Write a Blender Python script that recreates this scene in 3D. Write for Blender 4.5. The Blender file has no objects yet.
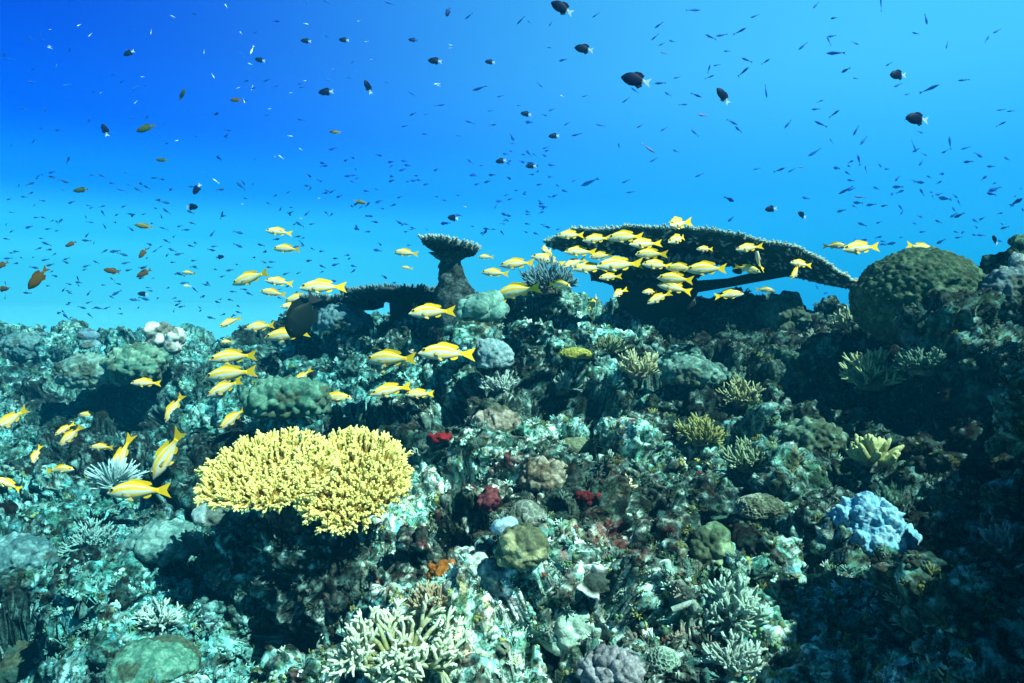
import bpy, bmesh, math, random
import numpy as np
from mathutils import Matrix, Vector
R = math.radians
S = bpy.context.scene
C = S.collection
random.seed(7)
rng = np.random.default_rng(11)

# ------------------------------------------------------------------ camera, water light, sun, exposure
F = 24 / 36 * 1024                      # focal length in pixels
PITCH = R(-3.9)
cam = bpy.data.cameras.new('camera')
cam.lens = 24; cam.sensor_width = 36; cam.clip_start = 0.02; cam.clip_end = 2000
camo = bpy.data.objects.new('camera', cam); C.objects.link(camo)
camo.rotation_euler = (R(90) + PITCH, 0, 0)
S.camera = camo

SUN_EL, SUN_AZ = R(53), R(124)           # azimuth clockwise from +Y (straight ahead)
w = bpy.data.worlds.new('World'); S.world = w; w.use_nodes = True
nt = w.node_tree; nt.nodes.clear()
def N(t, **k):
    n = nt.nodes.new(t)
    for a, b in k.items(): setattr(n, a, b)
    return n
out = N('ShaderNodeOutputWorld'); bg = N('ShaderNodeBackground')
sky = N('ShaderNodeTexSky', sky_type='NISHITA', sun_disc=False, sun_elevation=SUN_EL, sun_rotation=SUN_AZ)
tc = N('ShaderNodeTexCoord'); sep = N('ShaderNodeSeparateXYZ')
nt.links.new(tc.outputs['Generated'], sep.inputs[0])
def ramp(stops, src, lo, hi):
    mr = N('ShaderNodeMapRange'); mr.inputs['From Min'].default_value = lo; mr.inputs['From Max'].default_value = hi
    nt.links.new(src, mr.inputs['Value'])
    r = N('ShaderNodeValToRGB'); r.color_ramp.interpolation = 'EASE'
    e = r.color_ramp.elements
    while len(e) < len(stops): e.new(0.5)
    for i, (p, c) in enumerate(stops): e[i].position = p; e[i].color = (*c, 1)
    nt.links.new(mr.outputs[0], r.inputs[0]); return r.outputs[0]
# body of water: colour by height above the horizon, for the deep side (west) and the sunlit side (east)
WL = ramp([(0, (.0, .015, .03)), (.40, (.002, .05, .10)), (.49, (.22, 1.42, 1.6)), (.522, (.14, 1.14, 1.4)), (.542, (.05, .66, 1.3)), (.572, (.006, .20, 1.15)), (.612, (.0, .035, .98)), (.67, (.0, .004, .78)), (.80, (.0, .004, .45)), (1, (.01, .06, .09))], sep.outputs['Z'], -1, 1)
WR = ramp([(0, (.0, .015, .03)), (.40, (.002, .05, .10)), (.485, (.02, .36, 1.0)), (.56, (.03, .43, 1.05)), (.66, (.085, .62, 1.05)), (.80, (.10, .66, .95)), (1, (.01, .06, .09))], sep.outputs['Z'], -1, 1)
mx = N('ShaderNodeMix', data_type='RGBA')
mrx = N('ShaderNodeMapRange', interpolation_type='SMOOTHSTEP'); mrx.inputs['From Min'].default_value = -.66; mrx.inputs['From Max'].default_value = .55
nt.links.new(sep.outputs['X'], mrx.inputs['Value'])
nt.links.new(mrx.outputs[0], mx.inputs['Factor']); nt.links.new(WL, mx.inputs['A']); nt.links.new(WR, mx.inputs['B'])
# unseen water behind the camera is dimmed, to keep near shadows dark
mb = N('ShaderNodeMapRange', interpolation_type='SMOOTHSTEP'); mb.inputs['From Min'].default_value = -.1; mb.inputs['From Max'].default_value = .72
mb.inputs['To Min'].default_value = .10; mb.inputs['To Max'].default_value = 1
nt.links.new(sep.outputs['Y'], mb.inputs['Value'])
sc_ = N('ShaderNodeVectorMath', operation='SCALE'); nt.links.new(mx.outputs['Result'], sc_.inputs[0]); nt.links.new(mb.outputs[0], sc_.inputs['Scale'])
tint = N('ShaderNodeVectorMath', operation='MULTIPLY'); tint.inputs[1].default_value = (.0, .012, .02)
nt.links.new(sky.outputs[0], tint.inputs[0])
ad = N('ShaderNodeVectorMath', operation='ADD'); nt.links.new(sc_.outputs[0], ad.inputs[0]); nt.links.new(tint.outputs[0], ad.inputs[1])
nt.links.new(ad.outputs[0], bg.inputs['Color']); bg.inputs['Strength'].default_value = 0.48
nt.links.new(bg.outputs[0], out.inputs[0])

sun = bpy.data.lights.new('sun', 'SUN'); sun.energy = 5.0; sun.angle = R(0.6); sun.color = (.67, 1, .85)
suno = bpy.data.objects.new('sun', sun); C.objects.link(suno)
tosun = Vector((math.cos(SUN_EL) * math.sin(SUN_AZ), math.cos(SUN_EL) * math.cos(SUN_AZ), math.sin(SUN_EL)))
suno.rotation_euler = tosun.to_track_quat('Z', 'Y').to_euler()
suno.location = tosun * 30

vs = S.view_settings
vs.view_transform = 'Standard'; vs.look = 'None'; vs.exposure = 1.0; vs.gamma = 1; vs.use_curve_mapping = False
cy = S.cycles
cy.max_bounces = 4; cy.diffuse_bounces = 2; cy.glossy_bounces = 1; cy.transmission_bounces = 1; cy.volume_bounces = 0; cy.transparent_max_bounces = 4
cy.use_denoising = True

# ------------------------------------------------------------------ number helpers
f32 = np.float32
def hsh(ix, iy, iz, seed):
    h = (ix.astype(np.uint32) * np.uint32(374761393)) ^ (iy.astype(np.uint32) * np.uint32(668265263)) ^ (iz.astype(np.uint32) * np.uint32(2147483647)) ^ np.uint32((seed * 1274126177) & 0xffffffff)
    h ^= h >> np.uint32(13); h *= np.uint32(1274126177); h ^= h >> np.uint32(16); h *= np.uint32(2246822519); h ^= h >> np.uint32(13)
    return h
def h01(*a): return (hsh(*a) & np.uint32(0xffffff)).astype(f32) / f32(16777215)
def vnoise(P, scale, seed=0):
    """smooth value noise 0..1 with features of the given size"""
    Q = P / scale + 917.3
    I = np.floor(Q).astype(np.int64); T = (Q - I).astype(f32); T = T * T * T * (T * (T * 6 - 15) + 10)
    r = 0
    for dx in (0, 1):
        wx = T[:, 0] if dx else 1 - T[:, 0]
        for dy in (0, 1):
            wy = wx * (T[:, 1] if dy else 1 - T[:, 1])
            for dz in (0, 1):
                r = r + wy * (T[:, 2] if dz else 1 - T[:, 2]) * h01(I[:, 0] + dx, I[:, 1] + dy, I[:, 2] + dz, seed)
    return r
def fbm(P, scale, n=3, seed=0):
    r = 0; a = 1; t = 0
    for i in range(n): r = r + a * vnoise(P, scale / 2 ** i, seed + i); t += a; a *= .55
    return r / t
def worley(P, scale, seed=0, jit=.8):
    """F1, F2 distance (in cells) and a random number of the nearest cell"""
    Q = P / scale + 531.7
    I0 = np.floor(Q - .5).astype(np.int64)
    f1 = np.full(len(P), 9, f32); f2 = f1.copy(); cid = np.zeros(len(P), f32)
    for dx in (0, 1):
        for dy in (0, 1):
            for dz in (0, 1):
                i, j, k = I0[:, 0] + dx, I0[:, 1] + dy, I0[:, 2] + dz
                h = hsh(i, j, k, seed)
                a = (h & np.uint32(1023)).astype(f32) / 1023; b = ((h >> np.uint32(10)) & np.uint32(1023)).astype(f32) / 1023; c = ((h >> np.uint32(20)) & np.uint32(1023)).astype(f32) / 1023
                d = np.sqrt((Q[:, 0] - i - .5 - (a - .5) * jit) ** 2 + (Q[:, 1] - j - .5 - (b - .5) * jit) ** 2 + (Q[:, 2] - k - .5 - (c - .5) * jit) ** 2).astype(f32)
                near = d < f1
                f2 = np.where(near, f1, np.minimum(f2, d))
                cid = np.where(near, ((h * np.uint32(2654435769)) >> np.uint32(8)).astype(f32) / f32(16777216), cid)
                f1 = np.where(near, d, f1)
    return f1, f2, cid
def sstep(a, b, x):
    t = np.clip((x - a) / (b - a), 0, 1); return t * t * (3 - 2 * t)

# ------------------------------------------------------------------ pixel -> point in the place
cp, sp = math.cos(PITCH), math.sin(PITCH)
def ray(px, py):
    a, b = (px - 512) / F, (341.5 - py) / F
    return np.array([a, cp - b * sp, sp + b * cp])
def at(px, py, Y):
    d = ray(px, py); return d * (Y / d[1])
def project(P):
    yc = P[:, 1] * cp + P[:, 2] * sp; zc = -P[:, 1] * sp + P[:, 2] * cp
    return 512 + F * P[:, 0] / yc, 341.5 - F * zc / yc, yc

# ------------------------------------------------------------------ mesh + material helpers
def mesh(name, V, faces, col=None, smooth=True):
    """faces: list of integer arrays (n,3) / (n,4)"""
    V = np.asarray(V, f32)
    faces = [np.asarray(f, np.int32) for f in faces if len(f)]
    me = bpy.data.meshes.new(name)
    me.vertices.add(len(V)); me.vertices.foreach_set('co', V.ravel())
    li = np.concatenate([f.ravel() for f in faces]); sizes = np.concatenate([np.full(len(f), f.shape[1], np.int32) for f in faces])
    me.loops.add(len(li)); me.loops.foreach_set('vertex_index', li)
    me.polygons.add(len(sizes)); st = np.zeros(len(sizes), np.int32); st[1:] = np.cumsum(sizes)[:-1]
    me.polygons.foreach_set('loop_start', st)
    me.polygons.foreach_set('use_smooth', np.full(len(sizes), smooth))
    if col is not None:
        a = me.attributes.new('Col', 'FLOAT_COLOR', 'POINT')
        c4 = np.ones((len(V), 4), f32); c4[:, :3] = col; a.data.foreach_set('color', c4.ravel())
    me.update(calc_edges=True); me.validate()
    return me
def link(name, me, mat, parent=None, loc=None):
    o = bpy.data.objects.new(name, me); C.objects.link(o)
    if mat and not me.materials: me.materials.append(mat)
    if parent is not None: o.parent = parent
    if loc is not None: o.location = loc
    return o
def thing(name, label, cat, loc=(0, 0, 0), group=None):
    o = bpy.data.objects.new(name, None); C.objects.link(o); o.location = loc; o.empty_display_size = .05
    return tag(o, label, cat, group)
def tag(o, label, cat, group=None):
    o['label'] = label; o['category'] = cat
    if group: o['group'] = group
    return o
def mat(name, rough=.85, bump=.3, bscale=180, speck=(.65, 1.3), sscale=260, spec=.25, col=None, fleck=0):
    """surface whose colour comes from the mesh's Col attribute (or col), varied by noise, with a noise bump"""
    m = bpy.data.materials.new(name); m.use_nodes = True; t = m.node_tree; b = t.nodes['Principled BSDF']
    b.inputs['Roughness'].default_value = rough; b.inputs['Specular IOR Level'].default_value = spec
    g = t.nodes.new('ShaderNodeTexCoord')
    no = t.nodes.new('ShaderNodeTexNoise'); no.inputs['Scale'].default_value = sscale; no.inputs['Detail'].default_value = 4; no.inputs['Roughness'].default_value = .65
    t.links.new(g.outputs['Object'], no.inputs['Vector'])
    mr = t.nodes.new('ShaderNodeMapRange'); mr.inputs['From Min'].default_value = .3; mr.inputs['From Max'].default_value = .7
    mr.inputs['To Min'].default_value, mr.inputs['To Max'].default_value = speck
    if fleck:
        vo = t.nodes.new('ShaderNodeTexVoronoi'); vo.inputs['Scale'].default_value = sscale * .45; t.links.new(g.outputs['Object'], vo.inputs['Vector'])
        cm = t.nodes.new('ShaderNodeMath'); cm.operation = 'MULTIPLY_ADD'; cm.inputs[1].default_value = fleck
        sx = t.nodes.new('ShaderNodeSeparateColor'); t.links.new(vo.outputs['Color'], sx.inputs[0]); t.links.new(sx.outputs[0], cm.inputs[0])
        hf = t.nodes.new('ShaderNodeMath'); hf.operation = 'SUBTRACT'; hf.inputs[1].default_value = fleck / 2
        t.links.new(no.outputs['Fac'], cm.inputs[2]); t.links.new(cm.outputs[0], hf.inputs[0]); t.links.new(hf.outputs[0], mr.inputs['Value'])
    else: t.links.new(no.outputs['Fac'], mr.inputs['Value'])
    if col is None:
        a = t.nodes.new('ShaderNodeAttribute'); a.attribute_name = 'Col'; src = a.outputs['Color']
    else:
        a = t.nodes.new('ShaderNodeRGB'); a.outputs[0].default_value = (*col, 1); src = a.outputs[0]
    mu = t.nodes.new('ShaderNodeVectorMath'); mu.operation = 'SCALE'
    t.links.new(src, mu.inputs[0]); t.links.new(mr.outputs[0], mu.inputs['Scale'])
    t.links.new(mu.outputs[0], b.inputs['Base Color'])
    if bump:
        n2 = t.nodes.new('ShaderNodeTexNoise'); n2.inputs['Scale'].default_value = bscale; n2.inputs['Detail'].default_value = 5
        t.links.new(g.outputs['Object'], n2.inputs['Vector'])
        bu = t.nodes.new('ShaderNodeBump'); bu.inputs['Strength'].default_value = bump; bu.inputs['Distance'].default_value = .004
        t.links.new(n2.outputs['Fac'], bu.inputs['Height']); t.links.new(bu.outputs[0], b.inputs['Normal'])
    return m
M_reef = mat('encrusted_reef', .9, 1.0, 130, (.22, 1.85), 200, .1, fleck=.36)
M_grow = mat('reef_growth', .85, .2, 300, (.7, 1.25), 300)
M_coral = mat('coral_skin', .9, .5, 260, (.6, 1.35), 200, .1, fleck=.2)
M_smooth = mat('smooth_coral', .9, .5, 260, (.65, 1.3), 160, .12, fleck=.2)
M_fish = mat('fish_scales', .5, .05, 300, (.95, 1.05), 200, .06)
M_fin = mat('fish_fin', .5, .0, 300, (.9, 1.08), 120, .12)
M_eye = mat('fish_eye', .2, 0, 10, (1, 1), 10, .5, col=(.008, .008, .01))

# ------------------------------------------------------------------ reef slope (one connected mass of limestone)
ctl = [(-150,352,6.5),(-150,480,2.8),(-150,683,1.5),
 (20,346,6.5),(20,374,5),(20,415,4),(20,460,3),(20,520,2.4),(20,600,1.9),(20,683,1.5),
 (120,352,5.5),(120,376,4.4),(120,432,3.4),(120,500,2.5),(120,580,2.0),(120,683,1.5),
 (230,360,5),(230,385,4),(230,430,3.2),(230,500,2.3),(230,590,1.8),(230,683,1.4),
 (330,330,4.6),(330,362,3.7),(330,420,2.8),(330,500,2.0),(330,580,1.62),(330,640,1.4),(330,683,1.3),
 (430,325,3.6),(430,362,3.1),(430,420,2.5),(430,480,2.05),(430,550,1.65),(430,620,1.38),(430,683,1.22),
 (530,318,3.5),(530,352,2.9),(530,400,2.5),(530,460,2.05),(530,540,1.65),(530,683,1.15),
 (640,318,3.7),(640,352,3.0),(640,420,2.4),(640,500,1.9),(640,580,1.5),(640,683,1.1),
 (750,328,3.4),(750,350,2.8),(750,420,2.25),(750,500,1.8),(750,580,1.45),(750,683,1.08),
 (850,352,2.9),(850,372,2.5),(850,440,2.0),(850,520,1.6),(850,600,1.3),(850,683,1.05),
 (950,318,2.5),(950,370,2.2),(950,450,1.8),(950,550,1.4),(950,683,1.0),
 (1020,322,2.3),(1020,360,2.0),(1020,450,1.65),(1020,560,1.3),(1020,683,.95),
 (1090,300,2.25),(1110,370,1.75),(1100,480,1.35),(1100,620,1.0),
 (1200,270,2.2),(1180,320,1.7),(1190,390,1.3),(1190,330,.95),  # bank outside the view, this row and next, raised to shade lower right
 (1340,250,1.7),(1350,340,1.3),(1350,270,.95),(1340,150,2.2)]
CP = [at(*c) for c in ctl] + [np.array(p) for p in [(-8,9,-1.9),(-5.5,8.6,-1.7),(-3,7.6,-1.9),(0,7,-1.9),(2,6,-1.9),(4,6,-1.6),(.9,4.7,-.9),(2,4,-.6),(-.6,5.6,-1.4),(5,4,-.4),(-1.8,7,-1.6),(-8,3,-1.2),(4,1.8,.3),(1.95,1.0,.15),(2.7,1.0,.2),(3.6,1.2,.2),(3.2,2.6,.1),(1.6,.4,-.1),(0,.4,-.85),(-1.2,.5,-1.05),(-2.6,1.2,-1.0),(-4,2,-1.2)]]
CP = np.array(CP)
def tps(r2): return np.where(r2 > 1e-12, .5 * r2 * np.log(np.maximum(r2, 1e-12)), 0)
n = len(CP); XY = CP[:, :2]
K = tps(((XY[:, None] - XY[None]) ** 2).sum(-1)) + np.eye(n) * .004
A = np.zeros((n + 3, n + 3)); A[:n, :n] = K; A[:n, n] = 1; A[:n, n + 1:] = XY; A[n:, :n] = A[:n, n:].T
sol = np.linalg.solve(A, np.concatenate([CP[:, 2], np.zeros(3)]))
# hollows (dark caves and gullies) and rises:  px, py, Y, radius, height
DENT = [(95,408,3.7,.42,-.30),(150,415,3.5,.30,-.22),(225,560,1.85,.15,-.16),(740,385,2.5,.17,-.14),(590,335,3.1,.3,-.14),(560,525,1.7,.09,-.10),
        (905,640,1.15,.14,-.12),(850,600,1.3,.10,-.10),(960,470,1.7,.2,-.10),(820,470,1.85,.12,-.10),(700,600,1.42,.09,-.08),(660,380,2.7,.13,-.10),(410,400,2.6,.12,-.08),
        (312,575,1.7,.13,.16),(250,400,3.5,.35,.08),(500,400,2.45,.22,.09),(520,470,2.0,.14,.05),(640,470,2.05,.14,.07),(780,330,3.0,.22,.06),(560,620,1.32,.13,.06),
        (790,510,1.75,.12,.06),(960,395,2.05,.18,.12),(30,350,5.6,.7,.05),(150,360,4.6,.5,.06),(60,425,3.5,.25,-.2),(185,440,2.9,.2,-.12),(590,560,1.55,.10,-.12),(450,440,2.25,.10,-.10),(690,480,1.95,.12,-.12),(830,345,2.6,.16,-.12),(690,660,1.15,.09,-.10),(240,620,1.6,.12,-.12)]
DENT = [(at(a, b, c), r, h) for a, b, c, r, h in DENT]
def base_h(X, Y):
    o = np.empty(len(X))
    for i in range(0, len(X), 60000):
        q = np.stack([X[i:i + 60000], Y[i:i + 60000]], 1)
        o[i:i + 60000] = tps(((q[:, None] - XY[None]) ** 2).sum(-1)) @ sol[:n] + sol[n] + q @ sol[n + 1:]
    for c, r, h in DENT:
        d2 = ((X - c[0]) ** 2 + (Y - c[1]) ** 2) / r ** 2
        o += h * np.exp(-d2 * 1.6)
    return np.clip(o, -2.4, 1.3)
NC, NR = 1270, 1480
pxs = np.concatenate([-110 - np.geomspace(1100, 2.2, 110), np.linspace(-110, 1110, 910), 1112.5 + 2.5 * np.arange(190), 1587 + np.geomspace(4, 1100, 60)]); Ys = np.exp(np.linspace(math.log(.5), math.log(9.3), NR))
# height on a coarser grid, then interpolated
cc, cr = 300, 300
pc = np.interp(np.linspace(0, NC - 1, cc), np.arange(NC), pxs); Yc = np.exp(np.linspace(math.log(.5), math.log(9.3), cr))
Hc = base_h(((pc[None] - 512) / F * Yc[:, None]).ravel(), np.repeat(Yc, cc)).reshape(cr, cc)
def bil(Hm, nr, nc):
    a = np.linspace(0, Hm.shape[0] - 1, nr); b = np.linspace(0, Hm.shape[1] - 1, nc)
    i = np.minimum(a.astype(int), Hm.shape[0] - 2); j = np.minimum(b.astype(int), Hm.shape[1] - 2); u = (a - i)[:, None]; v = (b - j)[None]
    return Hm[i][:, j] * (1 - u) * (1 - v) + Hm[i + 1][:, j] * u * (1 - v) + Hm[i][:, j + 1] * (1 - u) * v + Hm[i + 1][:, j + 1] * u * v
H = bil(Hc, NR, NC)
Xg = (pxs[None] - 512) / F * Ys[:, None]; Yg = np.repeat(Ys[:, None], NC, 1)
P = np.stack([Xg, Yg, H], -1)
def gnormal(G):
    du = np.gradient(G, axis=1); dv = np.gradient(G, axis=0)
    nn = np.cross(du, dv); return nn / np.maximum(np.linalg.norm(nn, axis=-1, keepdims=True), 1e-9)
Nn = gnormal(P).reshape(-1, 3).astype(f32)
P = P.reshape(-1, 3).astype(f32)
def v3(P, sc, seed): return np.stack([vnoise(P, sc, seed + k) for k in (0, 1, 2)], 1) - .5
def relief(P, Nn, seed=0):
    """knolls, ledges and holes of the reef"""
    W = P + .07 * v3(P, .16, seed + 1)
    f1, f2, c1 = worley(W, .34, seed + 4); d = .20 * (.75 - 1.4 * f1 * f1) * (.25 + c1)
    f1, f2, c2 = worley(W, .14, seed + 5); d += .095 * (.75 - 1.6 * f1 * f1) * (.25 + c2)
    d += .16 * (fbm(P, .5, 3, seed + 10) - .5)
    d -= .26 * sstep(.56, .70, fbm(W, .17, 2, seed + 14))
    return (P + Nn * d[:, None] + .09 * v3(P, .12, seed + 31)).astype(f32)
def crusty(P, Nn, seed=0, k=1.0):
    """the small knobs, pits and fronds that cover every face"""
    W = P + .016 * v3(P, .03, seed + 21)
    f1, f2, c3 = worley(W, .055, seed + 7); d = .032 * (.6 - 1.4 * f1 * f1) * (.2 + c3 * 1.2)
    m1 = vnoise(P, .2, seed + 6)
    g1, g2, c4 = worley(W, .023, seed + 8); d += .017 * (.6 - g1 * 1.2) * (.3 + 1.2 * m1)
    d += .009 * (vnoise(P, .012, seed + 9) - .5)
    d -= .03 * sstep(.60, .72, fbm(P, .05, 2, seed + 16))
    return (P + Nn * (d * k)[:, None] + .022 * k * v3(P, .04, seed + 34)).astype(f32)
P = relief(P, Nn)
Nn = gnormal(P.reshape(NR, NC, 3)).reshape(-1, 3).astype(f32)
P = crusty(P, Nn)
PAL = np.array([(.03, .04, .03), (.05, .15, .13), (.26, .48, .45), (.09, .10, .025), (.07, .19, .13), (.32, .25, .20), (.13, .012, .014), (.17, .12, .16), (.60, .74, .72), (.07, .24, .27), (.17, .07, .03)])
def reef_colour(P, seed=0):
    W = P + .03 * v3(P, .05, seed + 61)
    _, _, c1 = worley(W, .20, seed + 4); _, _, c2 = worley(W, .10, seed + 5); _, _, c3 = worley(W, .045, seed + 7); _, _, c4 = worley(W, .02, seed + 8)
    n = len(P)
    near = np.exp(-((P[:, 0] + .05) / .45) ** 2) * sstep(2.7, 1.6, P[:, 1])         # pink, red and rust crusts grow on the middle spur
    right = sstep(.3, 1.0, P[:, 0])
    wts = np.stack([.20 + .22 * right, .24 + 0 * near, .22 - .08 * right, .08 + .05 * right, .10 + 0 * near, .02 + .10 * near, 0 + .010 * near, .015 + .03 * near, .05 - .02 * right, .13 - .03 * right, .01 + .03 * near], 1)
    cum = np.cumsum(wts, 1); cum /= cum[:, -1:]
    def pick(r): return PAL[np.minimum((r[:, None] > cum).sum(1), len(PAL) - 1)]
    z = fbm(P, .10, 3, seed + 41)
    r1 = (c2 * .55 + z * 1.3) % 1; r2 = (c3 * 1.0 + c1 * .3) % 1; r3 = (c4 + .37) % 1
    col = pick(r1) * .40 + pick(r2) * .36 + pick(r3) * .24
    col = col * (.22 + 1.75 * sstep(.33, .72, fbm(P, .26, 2, seed + 71)))[:, None]
    pz = fbm(P, .02, 2, seed + 44)
    col = col * (.25 + 1.3 * pz[:, None])
    wh = sstep(.58, .70, fbm(P, .014, 2, seed + 48)) * sstep(.35, .6, vnoise(P, .09, seed + 49)); col = col * (1 - wh[:, None] * .7) + np.array((.55, .68, .64)) * (wh * .7)[:, None]
    dk = sstep(.54, .66, fbm(P, .018, 2, seed + 52)); col = col * (1 - .8 * dk[:, None])
    rt = sstep(.28, .95, P[:, 0])[:, None]; col = col * (1 - .72 * rt)  # light falloff to the right is put into the reef colour
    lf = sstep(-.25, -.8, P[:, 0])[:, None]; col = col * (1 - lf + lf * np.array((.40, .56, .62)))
    red = sstep(.70, .76, fbm(P, .09, 3, seed + 57)) * near
    col = col * (1 - red[:, None] * .8) + np.array((.11, .012, .015)) * (red * .8)[:, None]
    return np.clip(col * (np.array((.95, 1.2, 1.17)) * (1 - near[:, None]) + np.array((1.25, 1.2, 1.1)) * near[:, None]), .006, .85)
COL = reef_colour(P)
gi = np.arange(NR * NC).reshape(NR, NC)
Q = np.stack([gi[:-1, :-1], gi[:-1, 1:], gi[1:, 1:], gi[1:, :-1]], -1).reshape(-1, 4)
# visible surface: nearest reef point for each 3-pixel cell of the frame (used to set corals down on the reef)
def zmap(P, cell=3):
    px, py, yc = project(P); i = (px / cell).astype(int); j = (py / cell).astype(int)
    ok = (i >= 0) & (i < 342) & (j >= 0) & (j < 228) & (yc > .1)
    Z = np.full((228, 342), 1e3); np.minimum.at(Z, (j[ok], i[ok]), P[ok, 1]); return Z
ZM = zmap(P)
def reefY(px, py, r=2):
    i = min(max(int(px / 3), 0), 341); j = min(max(int(py / 3), 0), 227)
    b = ZM[max(j - r, 0):j + r + 1, max(i - r, 0):i + r + 1]; b = b[b < 900]
    return float(np.median(b)) if len(b) else None
def on(px, py, dy=0): return at(px, py, reefY(px, py) + dy)

# unit sphere cache
_ico = {}
def ico(sub):
    if sub not in _ico:
        bm = bmesh.new(); bmesh.ops.create_icosphere(bm, subdivisions=sub, radius=1)
        V = np.array([v.co[:] for v in bm.verts], f32); T = np.array([[v.index for v in f.verts] for f in bm.faces], np.int32); bm.free()
        _ico[sub] = (V, T)
    return _ico[sub]
def vnormals(V, T):
    nn = np.zeros_like(V); a, b, c = V[T[:, 0]], V[T[:, 1]], V[T[:, 2]]; fn = np.cross(b - a, c - a)
    for k in range(3): np.add.at(nn, T[:, k], fn)
    return nn / np.maximum(np.linalg.norm(nn, axis=1, keepdims=True), 1e-12)

# boulders and knuckles that belong to the reef mass: visible verts chosen evenly over the slope
ppx, ppy, pyc = project(P)
vis = np.where((ppx > -60) & (ppx < 1100) & (ppy > 290) & (ppy < 720) & (pyc < 7))[0]
RV, RF, RC = [P], [Q], [COL]; off = len(P); RT = []
uv, ut = ico(5)
for k, (bp, br) in enumerate([(at(318, 566, 1.66), (.15, .13, .125)), (at(262, 560, 1.72), (.10, .09, .09)), (at(385, 590, 1.6), (.09, .08, .07)), (at(980, 400, 1.95), (.13, .12, .09))]):
    V0, T0 = ico(6); rad = np.array(br); ln = V0 / rad; ln /= np.linalg.norm(ln, axis=1, keepdims=True)
    V = (V0 * rad * (1 + .7 * (fbm(V0 + k * 2.3, .8, 3, 3) - .5))[:, None] + bp).astype(f32); V = crusty(V, ln.astype(f32), 40 + k, 1.2)
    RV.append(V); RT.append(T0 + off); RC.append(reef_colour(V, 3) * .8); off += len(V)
KEEP = [(315, 500, 130, 90), (400, 640, 90, 60), (482, 311, 40, 30), (614, 487, 40, 30), (712, 554, 35, 40), (470, 530, 40, 40), (580, 350, 40, 25), (640, 365, 40, 40), (872, 530, 60, 60), (873, 455, 45, 35), (760, 508, 45, 40), (600, 584, 45, 30), (288, 402, 60, 35), (114, 487, 45, 40), (870, 380, 55, 40), (150, 665, 70, 40), (590, 650, 110, 50)]
for k in range(360):
    i = rng.choice(vis); c = P[i]
    if any(abs(ppx[i] - a) < c_ and abs(ppy[i] - b) < d_ for a, b, c_, d_ in KEEP): continue
    s = (.014 + .046 * rng.random() ** 2) * (.55 + .45 * c[1])
    rad = s * (.7 + .6 * rng.random(3))
    ln = uv / rad; ln /= np.linalg.norm(ln, axis=1, keepdims=True)
    V = uv * rad * (1 + 1.1 * (fbm(uv + k * 3.1, .9, 3, 5) - .5))[:, None] + c + Nn[i] * s * .2
    V = crusty(V.astype(f32), ln.astype(f32), 100 + k % 7, .7)
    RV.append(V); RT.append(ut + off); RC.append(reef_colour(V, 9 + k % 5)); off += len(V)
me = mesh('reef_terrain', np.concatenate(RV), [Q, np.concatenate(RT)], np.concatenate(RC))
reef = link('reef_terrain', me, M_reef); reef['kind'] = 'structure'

# ------------------------------------------------------------------ sand floor
rr = np.concatenate([np.linspace(0, 12, 60), np.linspace(12.4, 60, 90)]); th = np.linspace(0, 2 * math.pi, 181)[:-1]
G = np.stack([rr[:, None] * np.cos(th), rr[:, None] * np.sin(th), np.zeros((len(rr), len(th)))], -1).reshape(-1, 3)
rd = np.hypot(G[:, 0], G[:, 1])
G[:, 2] = -2.1 + 1.6 * sstep(6, 60, rd) + .25 * (fbm(G.astype(f32), 5, 3, 70) - .5) - 5.5 * sstep(-2, 14, G[:, 0]) * sstep(5, 20, rd)
gi = np.arange(len(G)).reshape(len(rr), len(th)); gj = np.roll(gi, -1, 1)
SQ = np.stack([gi[:-1], gi[1:], gj[1:], gj[:-1]], -1).reshape(-1, 4)
M_sand = mat('water_tinted_sand', .95, .5, 12, (.85, 1.1), 3, .1, col=(.10, .45, .58))  # cyan of the water column is mixed into the sand colour
sand = link('sandy_seabed', mesh('sandy_seabed', G, [SQ]), M_sand); sand['kind'] = 'structure'

# ------------------------------------------------------------------ the water between: one even volume round everything
HX, HY0, HY1, HZ0, HZ1 = 62, -62, 62, -10, 3.3
hv = [(x, y, z) for z in (HZ0, HZ1) for x, y in ((-HX, HY0), (HX, HY0), (HX, HY1), (-HX, HY1))]
hm = bpy.data.materials.new('haze'); hm.use_nodes = True; hm.node_tree.nodes.clear()
ho = hm.node_tree.nodes.new('ShaderNodeOutputMaterial'); hp = hm.node_tree.nodes.new('ShaderNodeVolumePrincipled')
hp.inputs['Color'].default_value = (.012, .52, 1, 1); hp.inputs['Absorption Color'].default_value = (0, 0, 0, 1); hp.inputs['Density'].default_value = .019
hm.node_tree.links.new(hp.outputs[0], ho.inputs['Volume'])
haze = link('haze', mesh('haze', hv, [np.array([(3, 2, 1, 0), (4, 5, 6, 7), (0, 1, 5, 4), (1, 2, 6, 5), (2, 3, 7, 6), (3, 0, 4, 7)])], smooth=False), hm); haze['kind'] = 'stuff'

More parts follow.
